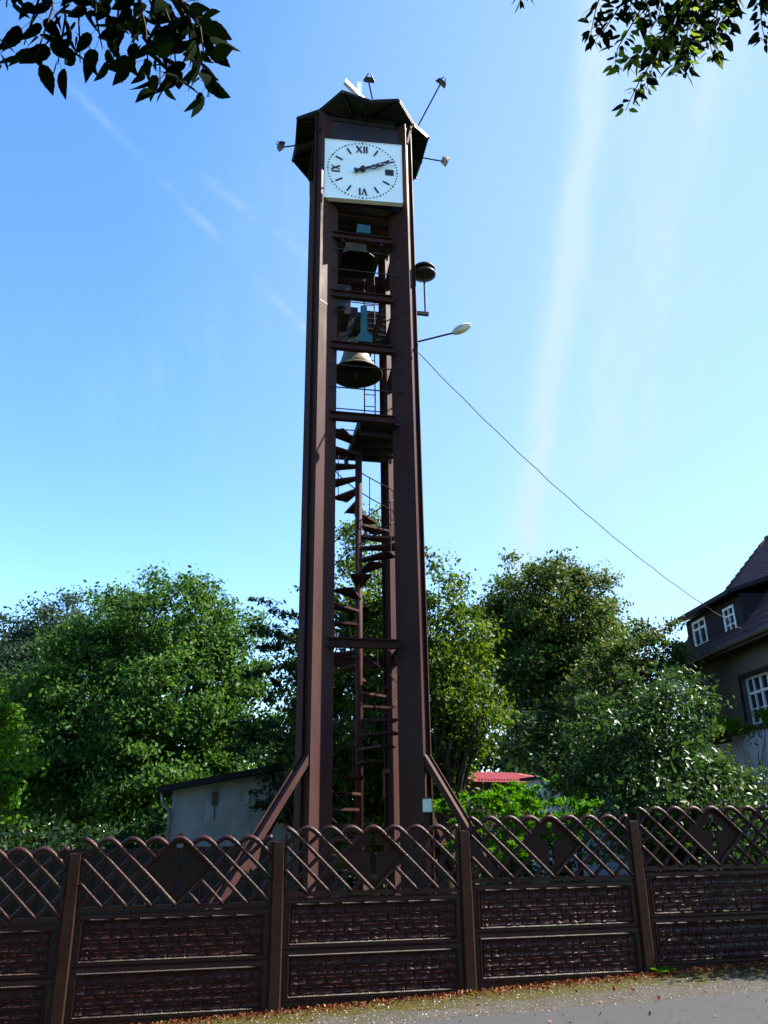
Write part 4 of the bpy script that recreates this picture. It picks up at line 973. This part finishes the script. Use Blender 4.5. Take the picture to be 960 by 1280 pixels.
tree('dark_bush', lob(((4.920, 22.000, 2.960),.75), ((5.369, 21.000, 3.083),1.2), ((3.652, 23.000, 3.939),.8), ((4.856, 24.000, 4.178),.95)),
     'dark bush under the round maple beside the red-roofed house', 'leaf_dark', ((4.774, 22.000, 1.895)[0], 22), .08, .13, 3.6, .42, 60, seed=19, limbs=20, cat='bush')
# dark board fence deeper in the garden, left of the tower
bf = empty('board_fence', (-9.6, 14.1, -.35), rad(3), 'dark weathered board fence behind the concrete fence left of the tower', 'fence')
bw_me = MB().box(0, .165, 0, .022, 0, 1.74).mesh('board', M['wood'])
for i in range(45):
    o = link_mesh('board', bw_me, bf, (i * .172, random.uniform(-.004, .004), random.uniform(-.015, .015))); o.scale = (1, 1, 1 + .0045 * i / 8)
for z in (.35, 1.45): MB().box(0, 7.75, .024, .07, z, z + .09).build('rail', M['wood'], bf)
# unseen street trees added behind the viewer to block sky light on the fronts; the hanging branches belong to their like
for x, y, r_, sd_, w_ in ((-13.5, -4.5, 4.2, 51, 'farthest left'), (-6.6, -4.9, 4.3, 52, 'second from the left'), (.6, -5.2, 4.4, 55, 'middle one'), (7.6, -5.0, 4.2, 53, 'second from the right'), (14.5, -5.5, 4.0, 54, 'farthest right')):
    tree('sky_blocker_tree', lob(((x, y, 6.6), r_, 3.2), ((x + .8, y - .8, 9.6), r_ * .75, 2.6), ((x - 1, y + .3, 4.0), r_ * .7, 1.6)), 'unseen street tree added behind the viewer to block sky light, ' + w_, 'leaf_ash', (x, y), .22, .26, .62, .9, 52, 'unseen street trees added to block sky light', seed=sd_, limbs=14)
# far woodland, one mass
rng = np.random.default_rng(33); lb = []
for x in np.arange(-62, 60, 4.2):
    y = 47 + rng.uniform(-4, 4); h_ = rng.uniform(5.5, 8.0); lb.append((x, y, h_ * .5, 3.3, 3.0, h_ * .58))
P_, Nn, _c = crown_points(lb, .16, 1.2, 42, rng)
wd = link_mesh('far_woodland', leaf_mesh('far_woodland', P_, .55, 'leaf_dark', Nn, seed=34)); wd['kind'] = 'stuff'; wd['label'] = 'dark belt of woodland far behind the garden'
# lawn behind the fence
rng = np.random.default_rng(44); n = 26000
s_ = rng.uniform(-8, 9, n); q_ = rng.uniform(.15, 9, n) ** 1.0; pos = np.array([fpt(a, b_) for a, b_ in zip(s_, q_)]); pos[:, 2] = [gz(x, y) - .02 for x, y in pos[:, :2]]
gh = rng.uniform(.06, .20, n); lean = rng.normal(size=(n, 2)) * .04; wdt = rng.normal(size=(n, 2)); wdt /= np.linalg.norm(wdt, axis=1)[:, None]; wdt *= .006
def blades(pos, gh, lean, wdt, mat, name):
    n = len(pos); V = np.zeros((n, 3, 3)); V[:, 0] = pos; V[:, 1] = pos; V[:, 2] = pos
    V[:, 0, :2] -= wdt; V[:, 1, :2] += wdt; V[:, 2, :2] += lean; V[:, 2, 2] += gh; V[:, :2, 2] -= .04
    me = bpy.data.meshes.new(name); me.vertices.add(3 * n); me.vertices.foreach_set('co', V.astype(np.float32).ravel())
    me.loops.add(3 * n); me.loops.foreach_set('vertex_index', np.arange(3 * n, dtype=np.int32)); me.polygons.add(n); me.polygons.foreach_set('loop_start', np.arange(0, 3 * n, 3, dtype=np.int32))
    me.materials.append(M[mat]); me.update(calc_edges=True); o = link_mesh(name, me); return o
g_ = blades(pos, gh, lean, wdt, 'grass', 'lawn'); tag(g_, 'rough grass on the ground behind the fence', 'grass', kind='stuff')
# leaf litter along the foot of the fence, pebbles on the shoulder
n = 5200; s_ = rng.uniform(-6, 9, n); q_ = -.06 - np.abs(rng.normal(size=n)) * .12
pos = np.array([fpt(a, b_) for a, b_ in zip(s_, q_)]); pos[:, 2] = [gz(x, y) - .008 for x, y in pos[:, :2]]; pos[:, 2] += rng.uniform(0, .03, n)
lt = link_mesh('leaf_litter', leaf_mesh('leaf_litter', pos, .030, 'litter', None, .6, .7, seed=45)); tag(lt, 'rusty dry leaf litter along the foot of the fence', 'leaves', kind='stuff')
n = 150; s_ = rng.uniform(-3, 7, n); q_ = rng.uniform(-2.2, -.2, n)
pos = np.array([fpt(a, b_) for a, b_ in zip(s_, q_)]); pos[:, 2] = [gz(x, y) + .012 for x, y in pos[:, :2]]
lt = link_mesh('fallen_leaves', leaf_mesh('fallen_leaves', pos, .045, 'litter', None, .6, .25, seed=46)); tag(lt, 'single dry leaves scattered on the shoulder and the road', 'leaves', kind='stuff')
pb = MB(); rnd = random.Random(5)
for i in range(3800):
    s0, q0 = rnd.uniform(-4, 8), rnd.uniform(-1.75, -.15); x, y, _ = fpt(s0, q0); r0 = rnd.uniform(.004, .012); z = gz(x, y) - .018 + r0 * .3
    pb.add([(x + r0, y, z), (x - r0 * .7, y + r0 * .8, z), (x - r0 * .6, y - r0 * .9, z), (x, y, z + r0 * rnd.uniform(.6, 1.1))], [(0, 1, 3), (1, 2, 3), (2, 0, 3)])
pb.build('pebbles', M['pebble'])['kind'] = 'stuff'
def weed(px_loc, r0, nl, label, seed):
    rnd = random.Random(seed); x, y, z = px_loc; t = empty('weed', (x, y, gz(x, y) - .02), 0, label, 'plant', 'weeds at the foot of the fence posts')
    for i in range(nl):
        a = rnd.uniform(0, 6.28); L_ = r0 * rnd.uniform(.6, 1.2); up = rnd.uniform(.35, 1.0); d = Vector((math.cos(a), math.sin(a), up)).normalized(); sd_ = Vector((-math.sin(a), math.cos(a), 0)) * L_ * .2
        b0 = Vector((rnd.uniform(-.02, .02), rnd.uniform(-.02, .02), 0)); m1 = b0 + d * L_ * .45; m2 = b0 + d * L_ * .8 - Vector((0, 0, L_ * .1)); e_ = b0 + d * L_ - Vector((0, 0, L_ * .3))
        MB().add([b0, m1 + sd_, m1 - sd_, m2 + sd_ * .8, m2 - sd_ * .8, e_, m1 - Vector((0, 0, .008))], [(0, 1, 6), (0, 6, 2), (1, 3, 6), (2, 6, 4), (3, 5, 6), (4, 6, 5)]).build('leaf', M['leaf_bright'], t)
weed(fpt(4.23, -.10), .17, 14, 'small green weed at the foot of the right-hand fence post', 1)
weed(fpt(2.02, -.10), .08, 6, 'tiny green weed at the foot of the middle fence post', 2)
weed(fpt(3.1, -.09), .06, 7, 'tiny weed at the foot of the third full fence panel', 3)
weed(fpt(5.0, -.08), .07, 8, 'tiny weed at the foot of the rightmost fence panel', 4)
weed(fpt(1.2, -.12), .05, 6, 'tiny weed in the leaf litter before the middle fence panel', 5)

# ------------------------------------------------------------------ overhanging branches near the camera
def elm_leaf(seed):
    rnd = random.Random(seed); mb = MB(); n = 10; mid, le, ri = [], [], []
    curl = rnd.uniform(.05, .22); bend = rnd.uniform(-.12, .12)
    for i in range(n + 1):
        t_ = i / n; w = .25 * math.sin(math.pi * min(1, t_ ** .75)) ** .8 * (1 - .25 * t_); w *= (1.04 if i % 2 else .96)
        x = t_; z = -curl * t_ * t_; yb_ = bend * t_ * t_
        if 0 < i < n: le.append((x - .03, yb_ + w, z + w * .13)); ri.append((x - .03, yb_ - w, z + w * .13))
        mid.append((x, yb_, z))
    st_ = .38; mid = [(x + st_, y, z - .05) for x, y, z in mid]; le = [(x + st_, y, z - .05) for x, y, z in le]; ri = [(x + st_, y, z - .05) for x, y, z in ri]
    mb.add([(0, -.008, 0), (0, .008, 0), (st_ + .02, .008, -.05), (st_ + .02, -.008, -.05)], [(0, 1, 2, 3)])
    vs = mid + le + ri; L0, R0 = n + 1, n + n; fs = []
    fs += [(0, 1, L0), (0, R0, 1)]
    for i in range(1, n - 1): fs += [(i, i + 1, L0 + i, L0 + i - 1), (i, R0 + i - 1, R0 + i, i + 1)]
    fs += [(n - 1, n, L0 + n - 2), (n - 1, R0 + n - 2, n)]
    mb.add(vs, fs); return mb
leaf_var = {k: [elm_leaf(i).mesh('leaf', M[k], True) for i in range(6)] for k in ('leaf_over', 'leaf_over2')}
def branch(name, label, spine, twigs, size, seed, pale=0.0):
    """spine: woody polyline; twigs: list of polylines; leaves alternate along every twig"""
    rnd = random.Random(seed); o0 = Vector(spine[0]); t = empty(name, o0, 0, label, 'branch', 'branches hanging in at the top of the picture')
    mb = MB(); sp_ = [Vector(p) - o0 for p in spine]; mb.tube(sp_, [.022 - .016 * i / (len(sp_) - 1) for i in range(len(sp_))], 8)
    mb.build('bough', M['twig'], t, smooth=True)
    for tw_, dn, pl in twigs:
        pts = [Vector(p) - o0 for p in tw_]; k = len(pts)
        MB().tube(pts, [.005 - .0035 * i / (k - 1) for i in range(k)], 5).build('twig', M['twig'], t)
        for i in range(k - 1):
            seg = pts[i + 1] - pts[i]; m = max(1, int(seg.length / size * dn * 1.8))
            for j in range(m):
                p = pts[i] + seg * ((j + rnd.random() * .6) / m); d = seg.normalized()
                side = (1 if j % 2 else -1); sv = d.cross(Vector((rnd.uniform(-.4, .4), -1, rnd.uniform(-.3, .3)))).normalized() * side
                ld = (d * rnd.uniform(.0, .7) + sv * rnd.uniform(.5, 1.4) + Vector((rnd.uniform(-.7, .7), rnd.uniform(-.7, .7), -rnd.uniform(.2, 1.1)))).normalized()
                nn = Vector((rnd.uniform(-1, 1), rnd.uniform(-1, .5), rnd.uniform(.0, 1.0))); nn = (nn - ld * nn.dot(ld)).normalized(); yy = nn.cross(ld)
                s_ = size * rnd.uniform(.6, 1.25)
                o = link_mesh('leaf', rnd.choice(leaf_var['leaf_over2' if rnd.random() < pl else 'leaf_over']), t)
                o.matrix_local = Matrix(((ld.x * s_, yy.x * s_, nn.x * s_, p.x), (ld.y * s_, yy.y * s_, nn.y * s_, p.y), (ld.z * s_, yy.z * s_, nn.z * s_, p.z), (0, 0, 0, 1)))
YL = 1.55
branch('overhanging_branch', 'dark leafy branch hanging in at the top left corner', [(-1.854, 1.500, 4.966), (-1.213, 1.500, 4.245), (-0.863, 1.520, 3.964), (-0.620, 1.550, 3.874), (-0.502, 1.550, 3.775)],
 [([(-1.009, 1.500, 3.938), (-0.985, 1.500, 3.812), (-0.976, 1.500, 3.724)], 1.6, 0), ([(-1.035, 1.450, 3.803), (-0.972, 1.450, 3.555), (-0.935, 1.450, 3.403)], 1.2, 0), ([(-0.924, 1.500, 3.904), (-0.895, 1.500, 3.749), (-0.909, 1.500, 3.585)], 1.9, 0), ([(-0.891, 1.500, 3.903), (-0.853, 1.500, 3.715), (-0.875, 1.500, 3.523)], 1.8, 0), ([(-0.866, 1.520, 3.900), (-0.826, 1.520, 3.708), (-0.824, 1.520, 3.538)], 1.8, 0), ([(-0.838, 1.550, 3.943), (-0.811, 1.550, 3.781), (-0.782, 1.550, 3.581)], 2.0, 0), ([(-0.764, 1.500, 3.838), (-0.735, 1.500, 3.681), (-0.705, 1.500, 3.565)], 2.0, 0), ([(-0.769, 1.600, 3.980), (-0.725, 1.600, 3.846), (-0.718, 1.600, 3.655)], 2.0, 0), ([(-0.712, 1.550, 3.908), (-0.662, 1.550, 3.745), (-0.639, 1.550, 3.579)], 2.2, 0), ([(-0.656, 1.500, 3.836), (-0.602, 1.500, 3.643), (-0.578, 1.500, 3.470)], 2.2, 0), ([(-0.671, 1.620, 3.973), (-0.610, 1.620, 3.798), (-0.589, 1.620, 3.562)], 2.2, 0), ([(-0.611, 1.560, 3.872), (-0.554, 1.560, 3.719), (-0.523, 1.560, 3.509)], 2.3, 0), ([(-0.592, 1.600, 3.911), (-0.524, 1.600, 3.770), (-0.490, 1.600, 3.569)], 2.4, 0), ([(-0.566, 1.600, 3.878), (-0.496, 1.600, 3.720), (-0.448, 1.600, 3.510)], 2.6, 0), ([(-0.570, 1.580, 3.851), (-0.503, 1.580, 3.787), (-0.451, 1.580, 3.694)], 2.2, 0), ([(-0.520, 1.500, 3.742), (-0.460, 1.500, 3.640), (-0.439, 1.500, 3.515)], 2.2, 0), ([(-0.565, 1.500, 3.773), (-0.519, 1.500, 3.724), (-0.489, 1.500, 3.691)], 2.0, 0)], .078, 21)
branch('overhanging_branch', 'leafy branch with some yellow-green leaves hanging in at the top right', [(4.074, 3.400, 8.909), (2.888, 3.300, 7.338), (2.149, 3.200, 6.525), (1.682, 3.200, 6.196), (1.334, 3.200, 5.945)],
 [([(1.582, 3.200, 6.133), (1.407, 3.200, 5.818), (1.307, 3.200, 5.637), (1.272, 3.200, 5.489)], 2.6, .5), ([(1.865, 3.300, 6.267), (1.593, 3.300, 5.818), (1.520, 3.300, 5.604), (1.468, 3.300, 5.443)], 3.2, .65), ([(1.854, 3.200, 6.127), (1.742, 3.200, 5.750), (1.680, 3.200, 5.511)], 3.4, .5), ([(1.944, 3.200, 6.126), (1.842, 3.200, 5.687), (1.855, 3.200, 5.579)], 3.2, .4), ([(2.109, 3.300, 6.329), (2.017, 3.300, 6.000), (1.951, 3.300, 5.799)], 3.2, .3), ([(1.318, 3.200, 6.204), (1.222, 3.200, 5.947), (1.168, 3.200, 5.731)], 2.6, 0), ([(1.763, 3.200, 6.129), (1.602, 3.200, 5.692), (1.395, 3.200, 5.546)], 3.0, .65), ([(1.500, 3.200, 6.200), (1.330, 3.200, 5.913), (1.247, 3.200, 5.772), (1.181, 3.200, 5.688)], 3.0, 0), ([(1.728, 3.200, 6.195), (1.512, 3.200, 5.942), (1.444, 3.200, 5.756)], 3.4, 0), ([(1.828, 3.200, 6.260), (1.690, 3.200, 5.938), (1.597, 3.200, 5.753), (1.424, 3.200, 5.605), (1.306, 3.200, 5.518)], 3.4, .65),
  ([(1.637, 3.200, 5.876), (1.507, 3.200, 5.573), (1.398, 3.200, 5.399), (1.342, 3.200, 5.286), (1.296, 3.200, 5.185)], 2.8, .6), ([(1.772, 3.300, 6.269), (1.692, 3.300, 5.879), (1.661, 3.300, 5.662), (1.622, 3.300, 5.542)], 3.8, .5),
  ([(1.874, 3.200, 6.259), (1.824, 3.200, 5.936), (1.812, 3.200, 5.718), (1.816, 3.200, 5.556)], 3.8, .5), ([(2.038, 3.300, 6.468), (2.006, 3.300, 6.131), (1.965, 3.300, 5.937)], 3.6, .2), ([(1.771, 3.100, 6.117), (1.689, 3.100, 5.805), (1.636, 3.100, 5.566), (1.590, 3.100, 5.336)], 3.4, .5),
  ([(1.697, 3.300, 6.406), (1.651, 3.300, 6.138), (1.597, 3.300, 5.944)], 3.6, .2), ([(2.126, 3.200, 6.388), (2.057, 3.200, 6.123), (1.979, 3.200, 5.933)], 3.0, 0), ([(2.193, 3.100, 6.239), (2.080, 3.100, 5.859), (2.055, 3.100, 5.676), (2.048, 3.100, 5.499)], 3.0, 0), ([(1.455, 3.200, 6.201), (1.431, 3.200, 6.007), (1.393, 3.200, 5.881)], 3.0, .0)], .070, 22)
branch('overhanging_branch', 'small tuft of leaves at the top edge right of the centre', [(1.240, 3.300, 8.121), (0.998, 3.300, 6.993), (0.872, 3.300, 6.422)], [([(0.906, 3.300, 6.560), (0.859, 3.300, 6.253), (0.827, 3.300, 6.141)], 2.6, .5), ([(0.906, 3.300, 6.560), (0.791, 3.300, 6.288)], 2.0, .4)], .07, 23)
